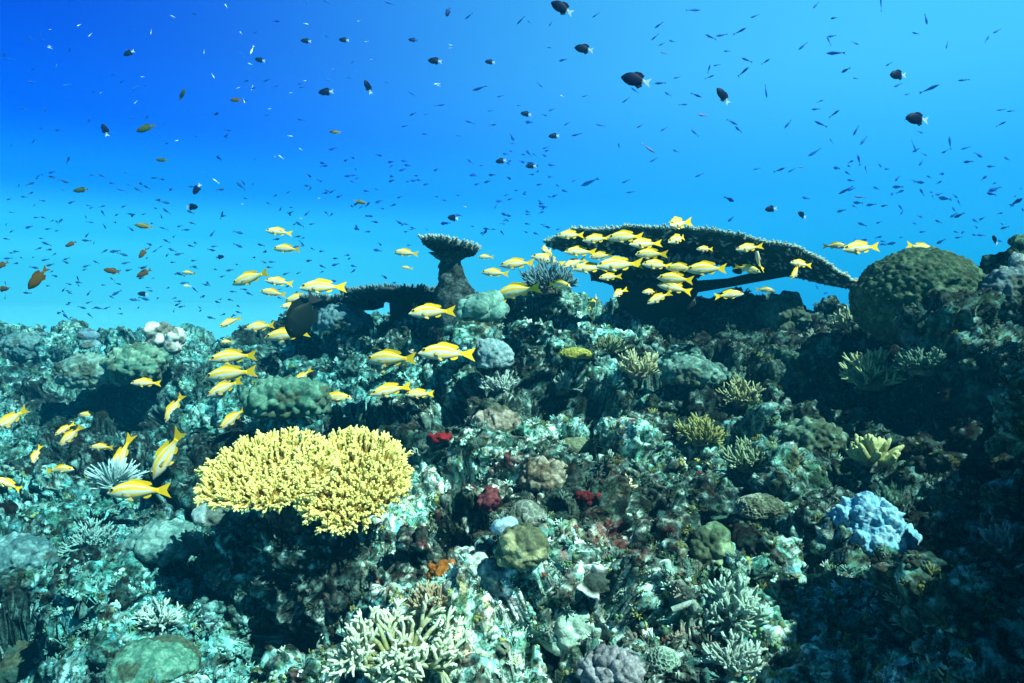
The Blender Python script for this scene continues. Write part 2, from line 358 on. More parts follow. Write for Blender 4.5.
# ------------------------------------------------------------------ tubes, branches, nubs (numpy batches)
class Batch:
    def __init__(s): s.V, s.F4, s.F3, s.C, s.n = [], [], [], [], 0
    def add(s, V, F4=None, F3=None, col=None):
        V = np.asarray(V, f32)
        if F4 is not None and len(F4): s.F4.append(np.asarray(F4) + s.n)
        if F3 is not None and len(F3): s.F3.append(np.asarray(F3) + s.n)
        c = np.asarray(col, f32); s.C.append(np.broadcast_to(c, (len(V), 3)) if c.ndim == 1 else c); s.V.append(V); s.n += len(V)
    def tube(s, pts, rad, c0, c1, sides=6):
        pts = np.asarray(pts, float); n = len(pts); rad = np.asarray(rad, float)
        t = np.gradient(pts, axis=0); t /= np.maximum(np.linalg.norm(t, axis=1, keepdims=True), 1e-9)
        ref = np.array([.3, .9, .2]) if abs(t[0] @ np.array([.3, .9, .2])) < .85 else np.array([1., 0, 0])
        u = np.cross(t, ref); u /= np.linalg.norm(u, axis=1, keepdims=True); v = np.cross(t, u)
        a = np.arange(sides) / sides * 2 * math.pi
        ring = pts[:, None] + rad[:, None, None] * (u[:, None] * np.cos(a)[None, :, None] + v[:, None] * np.sin(a)[None, :, None])
        V = np.concatenate([ring.reshape(-1, 3), (pts[-1] + t[-1] * rad[-1] * .8)[None]])
        g = np.arange(n * sides).reshape(n, sides); h = np.roll(g, -1, 1)
        F4 = np.stack([g[:-1], h[:-1], h[1:], g[1:]], -1).reshape(-1, 4)
        F3 = np.stack([g[-1], h[-1], np.full(sides, n * sides)], -1)
        k = np.repeat(np.linspace(0, 1, n), sides); k = np.append(k, 1)[:, None] ** 1.3
        s.add(V, F4, F3, np.asarray(c0) * (1 - k) + np.asarray(c1) * k)
    def build(s, name, m, parent=None, smooth=True):
        F = ([np.concatenate(s.F4)] if s.F4 else []) + ([np.concatenate(s.F3)] if s.F3 else [])
        return link(name, mesh(name, np.concatenate(s.V), F, np.concatenate(s.C), smooth), m, parent)
def unit(v): v = np.asarray(v, float); return v / max(np.linalg.norm(v), 1e-9)
def rvec(): return unit(rng.normal(size=3))

# ------------------------------------------------------------------ turf, nubs and small crusts growing all over the reef (uncountable)
def tmpl_nubs(k, ln, rad):
    b = Batch()
    for _ in range(k):
        d = unit(rvec() * .75 + np.array([0, 0, 1.0])); p = rvec() * .35 * np.array([1, 1, .1])
        b.tube([p - d * .2, p + d * ln * .55, p + d * ln * (.8 + .3 * rng.random())], [rad, rad * .9, rad * .65], (.55,) * 3, (1.25,) * 3, 5)
    return np.concatenate(b.V), np.concatenate(b.F4), np.concatenate(b.F3), np.concatenate(b.C)
def tmpl_flakes(k):
    b = Batch()
    for _ in range(k):
        d = unit(rvec() + np.array([0, 0, .9])); s_ = unit(np.cross(d, rvec())); w_ = .12 + .22 * rng.random(); l = .5 + .6 * rng.random(); o_ = rvec() * .3 * np.array([1, 1, .2])
        bend = rvec() * .3; nn = unit(np.cross(d, s_)) * .03
        pts = []
        for q in (0, .5, 1):
            cxy = o_ + d * l * q + bend * q * q; ww = w_ * (.6, 1, .45)[int(q * 2)]
            pts += [cxy - s_ * ww, cxy + nn, cxy + s_ * ww]
        b.add(pts, [(0, 1, 4, 3), (1, 2, 5, 4), (3, 4, 7, 6), (4, 5, 8, 7)], None, (1.0,) * 3)
    return np.concatenate(b.V), np.concatenate(b.F4), np.zeros((0, 3), int), np.concatenate(b.C)
def tmpl_knobs(k):
    b = Batch(); V, T = ico(2)
    for _ in range(k):
        c = rvec() * .55 * np.array([1, 1, .35]); r = .18 + .2 * rng.random()
        b.add(V * r + c, None, T, (1.0,) * 3)
    return np.concatenate(b.V), np.zeros((0, 4), int), np.concatenate(b.F3), np.concatenate(b.C)
TM = [tmpl_nubs(7, .9, .13), tmpl_nubs(10, .7, .10), tmpl_nubs(5, .6, .2), tmpl_nubs(16, .9, .055), tmpl_flakes(9), tmpl_nubs(18, .7, .06), tmpl_knobs(6), tmpl_nubs(13, 1.0, .07), tmpl_knobs(9)]
GP = np.array([(.42, .58, .52), (.17, .31, .28), (.10, .13, .06), (.28, .27, .08), (.60, .68, .62), (.07, .08, .06), (.16, .30, .30), (.35, .27, .22), (.24, .06, .05), (.13, .22, .12)])
GP = GP * np.array((1.0, 1.14, 1.1)); GWl = np.array([.22, .24, .08, .06, .10, .10, .16, .01, .0, .06]); GWc = np.array([.22, .14, .13, .14, .12, .12, .06, .08, .02, .07]); GWr = np.array([.08, .14, .24, .18, .05, .20, .08, .02, .01, .08])
AV = np.concatenate(RV); AT = np.concatenate([Q[:, [0, 1, 2]], Q[:, [0, 2, 3]], np.concatenate(RT)])
cen = AV[AT].mean(1); fn = np.cross(AV[AT[:, 1]] - AV[AT[:, 0]], AV[AT[:, 2]] - AV[AT[:, 0]]); ar = np.linalg.norm(fn, axis=1); fn = fn / np.maximum(ar, 1e-12)[:, None]
fn[:2 * len(Q)] *= np.sign(fn[:2 * len(Q), 2].mean())
qx, qy, qc = project(cen)
wgt = ar / np.maximum(cen[:, 1], .5) ** 2 * ((qx > -70) & (qx < 1110) & (qy > 285) & (qy < 730) & (cen[:, 1] < 7.5) & (fn[:, 2] > -.35))
cw = np.cumsum(wgt); pick_ = np.searchsorted(cw, rng.random(80000) * cw[-1])
cpos = cen[pick_].astype(f32); pn = vnoise(cpos, .15, 301); pc_ = fbm(cpos, .11, 2, 311); pd_ = fbm(cpos, .07, 2, 321)
gk_ = sstep(.3, .72, fbm(cpos, .26, 2, 71)); order = np.argsort(np.argsort(pc_)) / len(pc_)
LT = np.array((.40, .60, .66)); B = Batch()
WTS = {k: np.cumsum(v / v.sum()) for k, v in (('l', GWl), ('c', GWc), ('r', GWr))}
for i, p, pa, qc_, dens, gk in zip(pick_, cpos, pn, order, pd_, gk_):
    if dens < .36 or rng.random() > .45 + .9 * pa: continue
    t = TM[int((pa * 13 + rng.random() * 2.2)) % len(TM)]
    z = unit(fn[i] + np.array([0, 0, .45]) + rvec() * .3); x = unit(np.cross(z, rvec())); y = np.cross(z, x)
    s_ = (.0042 + .013 * rng.random() ** 2.4) * (.6 + .34 * p[1])
    wt = WTS['l' if p[0] < -.55 else ('c' if p[0] < .35 else 'r')]
    c = GP[min(np.searchsorted(wt, (qc_ + rng.normal() * .16) % 1), 9)] * (.3 + .9 * rng.random()) * (.28 + 1.6 * gk) * (LT if p[0] < -.5 else 1) * (1 - .72 * min(max((p[0] - .32) / .6, 0), 1))  # growth colour darkens rightward too, standing in for the same shade
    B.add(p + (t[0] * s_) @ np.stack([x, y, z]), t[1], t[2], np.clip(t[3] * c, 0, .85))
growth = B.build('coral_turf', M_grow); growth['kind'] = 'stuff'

# ------------------------------------------------------------------ corals
def blob_mesh(rad, sub, f, name, seed=0, warp=.4, flat=-.35, turf=1.0):
    """rounded colony: f(unit points in metres) gives displacement (m) and colour; the underside is cut flat"""
    V0, T = ico(sub); rad = np.asarray(rad, f32)
    V = V0 * rad * (1 + warp * (fbm(V0 + seed * 5.3, 1.0, 2, seed) - .5))[:, None]
    V[:, 2] = np.maximum(V[:, 2], flat * rad[2])
    nn = vnormals(V, T)
    d, c = f(V.astype(f32) + seed * .77)
    td = sstep(.56, .64, fbm(V.astype(f32) + seed, .06, 3, 88) + .16 * sstep(.0, -.8, V[:, 2] / rad[2]))       # patches overgrown by dark turf
    td = td * turf; c = c * (1 - .8 * td[:, None]) + np.array((.05, .07, .045)) * (.8 * td * (.4 + 1.2 * vnoise(V.astype(f32), .007, 89)))[:, None]; d = d - .003 * td + .006 * td * (vnoise(V.astype(f32), .009, 90) - .5)
    V = V + nn * d[:, None]
    return mesh(name, V, [T], np.clip(c, .005, .88))
def mixc(a, b, t): t = np.asarray(t)[:, None]; return np.array(a) * (1 - t) + np.array(b) * t
def f_knob(s, a, c0, c1, fine=.006):
    def f(P):
        f1, f2, cid = worley(P, s, 3); g1, _, _ = worley(P, s * .38, 5)
        d = a * (1 - 1.25 * f1) * (.6 + .6 * cid) + a * .22 * (.6 - g1) + fine * (vnoise(P, .012, 8) - .5)
        return d, mixc(c0, c1, sstep(.25, .75, fbm(P, s * 1.3, 2, 9) * .6 + cid * .25 + (.5 - g1) * .5))
    return f
def f_honey(s, a, c0, c1):
    def f(P):
        f1, f2, cid = worley(P, s, 3, .7); e = sstep(.02, .24, f2 - f1)
        return a * (1 - e) + .004 * (vnoise(P, .05, 4) - .5), mixc(c1, c0, e)
    return f
def f_smooth(s, a, c0, c1):
    def f(P):
        f1, f2, cid = worley(P, s, 3, .9)
        g1, _, gid = worley(P, s * .3, 7)
        return a * (1 - f1 * f1 * 2) + a * .16 * (.6 - g1) + .003 * (vnoise(P, .008, 4) - .5), mixc(np.array(c0) * .7, c1, sstep(.3, .7, fbm(P, .04, 3, 6) * .8 + gid * .2))
    return f
def f_meander(s, a, c0, c1):
    def f(P):
        q = np.abs(fbm(P, s, 2, 4) - .5) * 2 / .35; r = 1 - sstep(.0, .5, q)
        return a * r, mixc(c0, c1, r)
    return f
def blob(name, label, cat, px, py, Y, rad, f, m=None, sub=5, seed=0, rz=0, group=None, base=None, flat=-.35, warp=.42, sink=0, turf=None):
    Yr = reefY(px, py)
    p = at(px, py, Y if Y else Yr) - np.array([0, 0, sink])
    o = link(name, blob_mesh(rad, sub, f, name, seed, warp, flat, (0 if cat == 'sponge' or name == 'soft_coral' else 1) if turf is None else turf), m or M_coral, loc=p); o.rotation_euler = (0, 0, rz)
    return tag(o, label, cat, group)

def branch(b, p, d, ln, r, depth, c0, c1, spread=.6, up=.3, k=(2, 3), shrink=.78, tot=None, sides=6):
    tot = tot or depth
    mid = p + d * ln * .5 + rvec() * ln * .08; d2 = unit(d + rvec() * .25 + np.array([0, 0, up * .3])); e = mid + d2 * ln * .5
    t0 = 1 - depth / tot; t1 = 1 - (depth - 1) / tot
    ca = np.asarray(c0) * (1 - t0) + np.asarray(c1) * t0; cb = np.asarray(c0) * (1 - t1) + np.asarray(c1) * t1
    b.tube([p, mid, e], [r, r * .93, r * (.82 if depth > 1 else .5)], ca, cb, sides)
    if depth > 1:
        for _ in range(rng.integers(k[0], k[1] + 1)):
            dd = unit(d2 + rvec() * spread + np.array([0, 0, up]))
            branch(b, e - d2 * r * .5, dd, ln * shrink * (.8 + .4 * rng.random()), r * .84, depth - 1, c0, c1, spread, up, k, shrink, tot, sides)
def bush(name, label, px, py, Y, size, r, c0, c1, n=14, depth=3, spread=.6, up=.3, flatz=.6, dy=0, cat='coral', k=(2, 3), shrink=.78, base=True, basecol=(.12, .12, .09), group=None, sides=6):
    p = at(px, py, Y if Y else reefY(px, py) + dy)
    t = thing(name, label, cat, p, group)
    b = Batch(); tot = sum(shrink ** i for i in range(depth))
    for i in range(n):
        d = rvec(); d[2] = abs(d[2]) * flatz + .15; d = unit(d)
        branch(b, d * size * .08, d, size / tot * (.8 + .35 * rng.random()), r, depth, c0, c1, spread, up, k, shrink, None, sides)
    b.build('branches', M_coral, t)
    if base:
        link('base', blob_mesh((size * .38, size * .38, size * .22), 4, f_knob(size * .2, size * .05, basecol, np.array(basecol) * 1.6), 'base', 3), M_coral, t)
    return t

def plate(center, U, V, seed, outline=.12, thick=.02, cone=.0, nr=46, na=150, under=(.03, .035, .03), top=(.2, .25, .2), spots=(.55, .65, .6), rib=.006, arch=0, taper=0):
    """a table of fused branches: U, V half-axis vectors, normal up; returns mesh data and a rim/top sampler"""
    U = np.asarray(U, float); V = np.asarray(V, float); nrm = unit(np.cross(U, V)); nrm = nrm if nrm[2] > 0 else -nrm
    a = np.arange(na) / na * 2 * math.pi
    ro = 1 + outline * 2 * (fbm(np.stack([np.cos(a) * 1.2, np.sin(a) * 1.2, np.full(na, seed * 3.1)], 1).astype(f32), .8, 3, seed) - .5) + outline * .35 * np.sin(a * 19 + seed) * rng.random(na)
    r = np.linspace(0.02, 1, nr)
    def pos(rr, aa, roo): return np.asarray(center) + (rr * roo * np.cos(aa))[:, None] * U + (rr * roo * np.sin(aa) * (1 - taper * np.clip(np.cos(aa) * rr, 0, 1) ** 2))[:, None] * V - (arch * (rr * np.cos(aa)) ** 2)[:, None] * nrm + (cone * (rr ** 1.6))[:, None] * nrm
    rg, ag = np.repeat(r, na), np.tile(a, nr); og = np.tile(ro, nr)
    T = pos(rg, ag, og); sc = np.linalg.norm(U)
    wv = (fbm(T.astype(f32), .12, 3, seed + 3) - .5) * .03 * min(1, sc * 2)
    T = T + nrm * wv[:, None]
    f1, f2, cid = worley(T.astype(f32), .017 + .006 * min(sc, 1), seed + 5)
    th = thick * (1 - .6 * rg ** 2) + .004
    Bm = T - nrm * (th + rib * (1.2 - f1 * 2) + rib * .8 * np.sin(ag * 40))[:, None]
    Vv = np.concatenate([T, Bm]); g = np.arange(nr * na).reshape(nr, na); h = np.roll(g, -1, 1)
    F = np.concatenate([np.stack([g[:-1], g[1:], h[1:], h[:-1]], -1).reshape(-1, 4), np.stack([g[:-1], h[:-1], h[1:], g[1:]], -1).reshape(-1, 4) + nr * na, np.stack([g[-1], g[-1] + nr * na, h[-1] + nr * na, h[-1]], -1)])
    sp = sstep(.38, .2, f1) * sstep(.35, .6, cid)
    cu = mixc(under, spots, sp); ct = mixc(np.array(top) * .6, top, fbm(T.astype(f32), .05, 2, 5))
    def sample(rr, aa):
        o_ = np.interp(aa % (2 * math.pi), np.append(a, 2 * math.pi), np.append(ro, ro[0]))
        q = pos(rr, aa, o_); return q
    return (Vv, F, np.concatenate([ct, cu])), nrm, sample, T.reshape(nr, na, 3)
def branchlets(b, Tg, nrm, U, V, count, ln, rad, c0, c1, rmin=0, lean=.7, rim=1.0, sub=2, up=(0, 0, .3), sides=5, jitter=.3):
    nr, na, _ = Tg.shape; cen = Tg[0].mean(0)
    for _ in range(count):
        r = math.sqrt(rmin ** 2 + (1 - rmin ** 2) * rng.random()); i = min(int(r * nr), nr - 1); j = rng.integers(na)
        p = Tg[i, j]; q = Tg[i, (j + 1) % na]; p = p + (q - p) * rng.random()
        rd = unit(p - cen); d = unit(nrm * (1.05 - lean * r ** 2 * .9) + rd * lean * r ** 1.5 * 1.5 + rvec() * jitter + np.array(up))
        l = ln * (.75 + .5 * rng.random()) * (1 + (rim - 1) * r ** 4)
        d2 = unit(d + np.array([0, 0, .35]) + rvec() * .15)
        m = p + d * l * .55; e = m + d2 * l * .45
        b.tube([p - d * .004, m, e], [rad * 1.1, rad, rad * .6], c0, c1, sides)
        for s_ in range(sub):
            dd = unit(d + rvec() * .9); st = p + d * l * (.3 + .5 * rng.random()); k = .45
            b.tube([st, st + dd * l * .34], [rad * .75, rad * .45], np.asarray(c0) * (1 - k) + np.asarray(c1) * k, c1, sides)

# --- yellow table coral in two lobes on its rock stand
YC = 1.62
t = thing('table_coral', 'bright yellow two-lobed table coral of stubby branches on a red-crusted stand', 'coral', at(315, 560, YC))
base0 = np.array(t.location)
px_m = YC / F
def lobe(cx, cy, hw, hh, seed, tilt, yaw):
    c = at(cx, cy, YC) - base0
    U = np.array([math.cos(yaw), math.sin(yaw), .02]) * hw * px_m
    V = np.array([-math.sin(yaw), math.cos(yaw) * math.cos(tilt), math.sin(tilt)]); V = V * (hh * px_m / (math.sin(tilt) * .95 + math.cos(tilt) * .27))
    (Vv, F, c3), nrm, samp, Tg = plate(c, U, V, seed, .16, .018, .015, 30, 110, (.16, .08, .03), (.34, .20, .04), (.3, .2, .08), .004)
    o = link('plate_lobe', mesh('plate_lobe', Vv, [F], c3), M_coral, t)
    b = Batch()
    branchlets(b, Tg, nrm, U, V, 620, .021, .0036, (.30, .19, .015), (.84, .73, .24), 0, .75, 1.2, 3, (0, -.08, .75), 6)
    branchlets(b, Tg, nrm, U, V, 150, .024, .0040, (.34, .22, .02), (.87, .77, .29), .93, 1.25, 1.3, 4, (0, -.1, .25), 6)
    b.build('branchlets', M_coral, o)
lobe(270, 476, 60, 33, 3, R(30), R(-4)); lobe(352, 481, 50, 42, 8, R(36), R(8))
link('stalk', blob_mesh((.12, .10, .09), 6, f_knob(.04, .02, (.05, .035, .025), (.20, .13, .10), .012), 'stalk', 4, flat=-1), M_reef, t, (.0, .07, at(315, 512, YC)[2] - base0[2]))
def crust(name, label, cat, px, py, rad, c0, c1, seed, Y=None, s=.02, a=.006, **k):
    return blob(name, label, cat, px, py, Y, (rad[0] * 1.1, rad[1] * 1.1, rad[2] * .75), f_knob(s, a * 1.3, c0, c1, .010), M_coral, 5, seed, flat=-.8, warp=1.0, **k)
crust('red_sponge', 'crimson encrusting sponge on the stand just below the yellow table coral', 'sponge', 340, 552, (.05, .03, .03), (.24, .012, .02), (.36, .03, .04), 1)
crust('red_sponge', 'dull maroon sponge knob right under the split of the yellow table coral', 'sponge', 308, 526, (.034, .03, .035), (.14, .03, .04), (.22, .06, .07), 2)
crust('red_sponge', 'small scarlet sponge patch above and right of the yellow table coral', 'sponge', 440, 437, (.03, .025, .02), (.18, .008, .01), (.25, .015, .02), 3)
crust('red_sponge', 'dark maroon upright sponge lump beside the powder-blue soft coral', 'sponge', 489, 500, (.024, .022, .036), (.08, .015, .025), (.18, .05, .06), 4)
crust('red_sponge', 'red crust under the small brown branching coral', 'sponge', 588, 498, (.035, .02, .02), (.08, .008, .010), (.14, .02, .02), 5)
crust('orange_sponge', 'small orange sponge between the yellow table coral and the cream staghorn', 'sponge', 443, 570, (.024, .02, .02), (.26, .08, .01), (.38, .15, .03), 6)

# --- cream staghorn in the foreground
t = thing('staghorn_coral', 'pale cream staghorn thicket of thin forked branches at the foot of the reef', 'coral', at(404, 660, 1.1))
b = Batch()
for i in range(85):
    d = rvec(); d[2] = abs(d[2]) * .36 + .08; d[1] = d[1] * .9 - .12; d[0] *= 1.65; d = unit(d)
    branch(b, d * .03 * np.array([1.7, 1, .6]), d, .030 * (.85 + .3 * rng.random()), .0046, 4, (.22, .24, .09), (.66, .74, .56), .85, .12, (1, 3), .74)
b.build('branches', M_smooth, t)
link('base', blob_mesh((.07, .055, .022), 5, f_knob(.02, .01, (.04, .05, .03), (.12, .13, .06), .012), 'base', 2), M_coral, t, (0, .02, -.012))

# --- great table coral over the crest
YT = 3.0
t = thing('table_coral', 'huge dark plate coral with a pale fringed rim shading the reef crest', 'coral', at(655, 320, YT + .25))
base0 = np.array(t.location)
c = at(706, 250, YT) - base0; e0, e1 = at(556, 243, YT), at(856, 284, YT)
U = (e1 - e0) / 2; V = np.array([.03, .28, -.03])
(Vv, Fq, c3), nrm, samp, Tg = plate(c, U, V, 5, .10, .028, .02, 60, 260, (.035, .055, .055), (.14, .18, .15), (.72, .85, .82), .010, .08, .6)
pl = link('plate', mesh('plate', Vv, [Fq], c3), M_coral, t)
b = Batch()
branchlets(b, Tg, nrm, U, V, 3400, .018, .0044, (.06, .09, .08), (.34, .42, .36), 0, .55, 1.1, 2)
branchlets(b, Tg, nrm, U, V, 1300, .018, .0042, (.06, .09, .08), (.46, .56, .48), .95, 1.1, 1.1, 2)
b.build('branchlets', M_coral, pl)
# lower tier on the right and its arms
c2 = at(650, 276, YT + .12) - base0; U2 = (at(712, 268, YT) - at(590, 274, YT)) / 2; V2 = np.array([0, .30, -.02])
(Vv, Fq, c3), nrm2, s2, Tg2 = plate(c2, U2, V2, 9, .16, .04, .03, 40, 160, (.015, .025, .025), (.10, .13, .11), (.2, .28, .28), .01)
lt = link('lower_plate', mesh('lower_plate', Vv, [Fq], c3), M_coral, t)
b = Batch(); branchlets(b, Tg2, nrm2, U2, V2, 1100, .026, .006, (.07, .10, .09), (.30, .38, .34), 0, .6, 1.1, 1); b.build('branchlets', M_coral, lt)
b = Batch()
st = at(650, 318, YT + .25) - base0
b.tube([st - (0, 0, .08), st + (0, 0, .03), at(655, 282, YT + .15) - base0], [.20, .14, .20], (.05, .06, .05), (.03, .04, .04), 28)
for x0, y0, x1, y1, rr in [(668, 290, 790, 270, .034), (640, 285, 640, 250, .09), (737, 272, 744, 246, .022)]:
    q0, q1 = at(x0, y0, YT + .1) - base0, at(x1, y1, YT + .05) - base0
    b.tube([q0, (q0 + q1) / 2 - (0, 0, .012), q1], [rr, rr * .6, rr * .8], (.03, .04, .04), (.03, .04, .04), 16)
b.build('stalk', M_coral, t)

# --- mushroom-shaped small table on a column
t = thing('table_coral', 'small flared table coral on a thick dark column against open water', 'coral', at(452, 318, 3.1)); base0 = np.array(t.location)
c = at(449, 250, 3.1) - base0; U = np.array([.118, .02, -.022]); V = np.array([-.02, .095, -.012])
(Vv, Fq, c3), nrm, s2, Tg = plate(c, U, V, 14, .14, .02, .02, 26, 90, (.03, .04, .04), (.15, .17, .15), (.1, .13, .13), .005)
pl = link('plate', mesh('plate', Vv, [Fq], c3), M_coral, t)
b = Batch(); branchlets(b, Tg, nrm, U, V, 420, .022, .0055, (.10, .13, .12), (.40, .46, .42), 0, .6, 1.1, 2); b.build('branchlets', M_coral, pl)
nz = 40; zz = np.linspace(-.2, c[2] - .012, nz); aa = np.arange(64) / 64 * 2 * math.pi
kk = np.clip((zz + .06) / (c[2] + .05), 0, 1); rr = np.interp(kk, [0, .35, .55, .72, .88, 1], [.13, .10, .078, .05, .042, .085])
Vc = np.stack([(rr[:, None] * np.cos(aa)) + np.interp(kk, [0, 1], [.03, c[0]])[:, None], rr[:, None] * np.sin(aa), np.repeat(zz[:, None], 64, 1)], -1).reshape(-1, 3).astype(f32)
rn = np.stack([np.tile(np.cos(aa), nz), np.tile(np.sin(aa), nz), np.zeros(nz * 64)], 1)
f1, f2, cid = worley(Vc, .05, 5); Vc = Vc + rn * (.03 * (.7 - f1) * (1 - .45 * np.repeat(kk, 64)) + (.03 * (fbm(Vc, .03, 2, 4) - .5) + .016 * (fbm(Vc, .012, 2, 14) - .5)))[:, None]
g = np.arange(nz * 64).reshape(nz, 64); h = np.roll(g, -1, 1)
link('stalk', mesh('stalk', Vc, [np.stack([g[:-1], h[:-1], h[1:], g[1:]], -1).reshape(-1, 4)], mixc((.012, .02, .02), (.08, .13, .13), fbm(Vc, .05, 3, 8) * cid)), M_reef, t)

# --- thin dark ledge plates behind it
def ledge(label, cx, cy, Y, hw, hd, seed, slope=0, group='dark shelf corals on the ridge'):
    t = thing('shelf_coral', label, 'coral', at(cx, cy + 16, Y + .1), group); b0 = np.array(t.location)
    c = at(cx, cy, Y) - b0; U = np.array([hw * Y / F, 0, slope * hw * Y / F]); V = np.array([0, hd, -.02])
    (Vv, Fq, c3), nrm, s2, Tg = plate(c, U, V, seed, .30, .03, .01, 30, 120, (.015, .025, .03), (.06, .10, .11), (.05, .08, .09), .006)
    pl = link('plate', mesh('plate', Vv, [Fq], c3), M_coral, t)
    b = Batch(); branchlets(b, Tg, nrm, U, V, 500, .020, .006, (.04, .07, .08), (.15, .24, .26), 0, .6, 1.1, 1); b.build('branchlets', M_coral, pl)
    b = Batch(); b.tube([(0, .05, -.12), (0, .05, -.04), c + (0, .03, -.05)], [.09, .06, .06], (.03, .04, .04), (.03, .04, .04), 18); b.build('stalk', M_coral, t)
ledge('long dark shelf coral reaching left from the column of the small flared table', 400, 294, 3.5, 52, .28, 21)
ledge('dark shelf coral behind the dark surgeonfish, lower end of the ridge', 345, 303, 3.7, 38, .25, 22, -.05)
bush('bush_coral', 'slate-blue twiggy coral under the snappers left of the great plate', 548, 292, 3.35, .15, .006, (.04, .09, .12), (.16, .28, .32), 60, 3, .6, .25, .6)

# --- massive corals
blob('brain_coral', 'big rounded knobbly brain coral standing up against blue water', 'coral', 916, 298, 2.2, (.192, .19, .155), f_knob(.019, .010, (.025, .055, .035), (.10, .16, .10), .008), sub=7, seed=1, warp=.18, flat=-.9)
blob('brain_coral', 'lower pale bumpy lobe leaning on the big rounded brain coral', 'coral', 943, 309, 2.08, (.115, .12, .09), f_knob(.020, .011, (.05, .09, .06), (.17, .24, .16), .008), sub=6, seed=2, flat=-.9)
blob('brain_coral', 'small grey-blue knob of coral at the foot of the big brain coral', 'coral', 930, 338, 2.0, (.075, .07, .05), f_knob(.022, .010, (.06, .10, .12), (.14, .2, .22)), sub=5, seed=3, flat=-.9)
blob('lump_coral', 'smooth mint-green lobed coral dome below the small flared table', 'coral', 482, 311, 2.55, (.088, .08, .068), f_smooth(.06, .018, (.12, .30, .26), (.24, .44, .38)), M_smooth, 6, 4)
blob('lump_coral', 'rounded pale grey-blue coral hump left of the yellow-dotted plate', 'coral', 492, 358, 2.4, (.075, .08, .075), f_knob(.018, .006, (.16, .28, .32), (.30, .42, .44)), sub=6, seed=5)
blob('lump_coral', 'chalk-white smooth coral lobe, left of the white pair on the far ridge', 'coral', 158, 334, 3.9, (.068, .06, .068), f_smooth(.09, .025, (.62, .72, .70), (.75, .82, .78)), M_smooth, 5, 6, flat=-.9)
blob('lump_coral', 'chalk-white smooth coral lobe, right and lower of the white pair on the far ridge', 'coral', 176, 341, 3.8, (.05, .05, .072), f_smooth(.08, .02, (.60, .71, .69), (.74, .80, .77)), M_smooth, 5, 7, flat=-.9)
blob('lobed_coral', 'swollen pale green folded coral below the chalk-white pair', 'coral', 136, 365, 3.7, (.15, .12, .11), f_knob(.05, .034, (.06, .17, .13), (.20, .36, .27), .012), M_smooth, 6, 8, flat=-.8)
blob('dome_coral', 'round blue-grey dome on the skyline of the far left reef', 'coral', 88, 336, 4.9, (.065, .06, .055), f_knob(.03, .006, (.10, .22, .30), (.16, .30, .38)), sub=5, seed=9)
blob('dome_coral', 'second lower blue-grey dome just under the skyline dome', 'coral', 90, 346, 4.7, (.07, .06, .05), f_knob(.03, .006, (.12, .26, .32), (.18, .34, .40)), sub=5, seed=10)
blob('finger_cushion_coral', 'teal cushion of blunt fat lobes right of the stacked snappers', 'coral', 288, 402, None, (.14, .11, .075), f_smooth(.028, .020, (.04, .14, .11), (.12, .27, .20)), M_smooth, 6, 11)
blob('ball_coral', 'single round green coral ball with shallow grooves in the shaded slope', 'coral', 712, 549, None, (.040, .038, .044), f_smooth(.034, .009, (.10, .20, .11), (.26, .36, .22)), M_smooth, 6, 12, flat=-1)
blob('soft_coral', 'large powder-blue crumpled soft coral on the dark right slope', 'coral', 868, 536, 1.45, (.078, .065, .10), f_knob(.017, .013, (.14, .38, .54), (.30, .54, .68), .013), sub=7, seed=13, flat=-.9, warp=1.0)
blob('soft_coral', 'drooping powder-blue soft coral tail hanging under the large crumpled one', 'coral', 866, 580, 1.42, (.058, .045, .07), f_knob(.028, .016, (.16, .32, .46), (.30, .46, .60), .008), sub=5, seed=14, flat=-1)
blob('soft_coral', 'small violet-blue soft coral in the darkness right of the large powder-blue one', 'coral', 958, 503, 1.6, (.04, .035, .033), f_knob(.022, .012, (.04, .10, .50), (.10, .18, .60), .006), sub=5, seed=15, flat=-.9)
blob('soft_coral', 'flat powder-blue soft coral sheet right of the yellow table coral', 'coral', 465, 528, None, (.058, .04, .06), f_knob(.04, .010, (.36, .54, .62), (.52, .68, .74), .004), sub=5, seed=16, flat=-.9)
blob('soft_coral', 'little pale blue cushion between the powder-blue sheet and the maroon lump', 'coral', 505, 528, None, (.022, .02, .018), f_knob(.02, .004, (.26, .40, .50), (.36, .5, .6)), sub=4, seed=17)
blob('dome_coral', 'flattened sage-green dome coral above the small brown branching coral', 'coral', 575, 447, None, (.062, .055, .032), f_knob(.012, .003, (.12, .16, .10), (.20, .24, .15)), sub=6, seed=18, warp=.1)
blob('dome_coral', 'grey pitted dome coral beside the maroon sponge lump', 'coral', 526, 519, None, (.042, .04, .034), f_honey(.011, -.002, (.12, .15, .13), (.28, .32, .28)), sub=6, seed=19)
blob('dome_coral', 'yellowish warty dome coral under the grey pitted dome', 'coral', 521, 551, None, (.045, .04, .045), f_knob(.022, .008, (.26, .28, .15), (.42, .42, .24)), sub=6, seed=20)
blob('dome_coral', 'broad smooth green dome coral at the bottom edge, left corner', 'coral', 152, 668, None, (.095, .085, .055), f_knob(.014, .006, (.05, .17, .13), (.14, .32, .25)), sub=6, seed=21, warp=.12)
blob('dome_coral', 'dark olive-blue dome in the bottom left corner', 'coral', 32, 662, None, (.12, .10, .06), f_knob(.016, .006, (.015, .05, .045), (.04, .10, .09)), sub=6, seed=22, warp=.12)
blob('dome_coral', 'pale bluish smooth hump peeking out left of the yellow table coral', 'coral', 216, 516, 1.9, (.07, .05, .04), f_knob(.03, .004, (.26, .42, .44), (.38, .54, .54)), sub=5, seed=23)
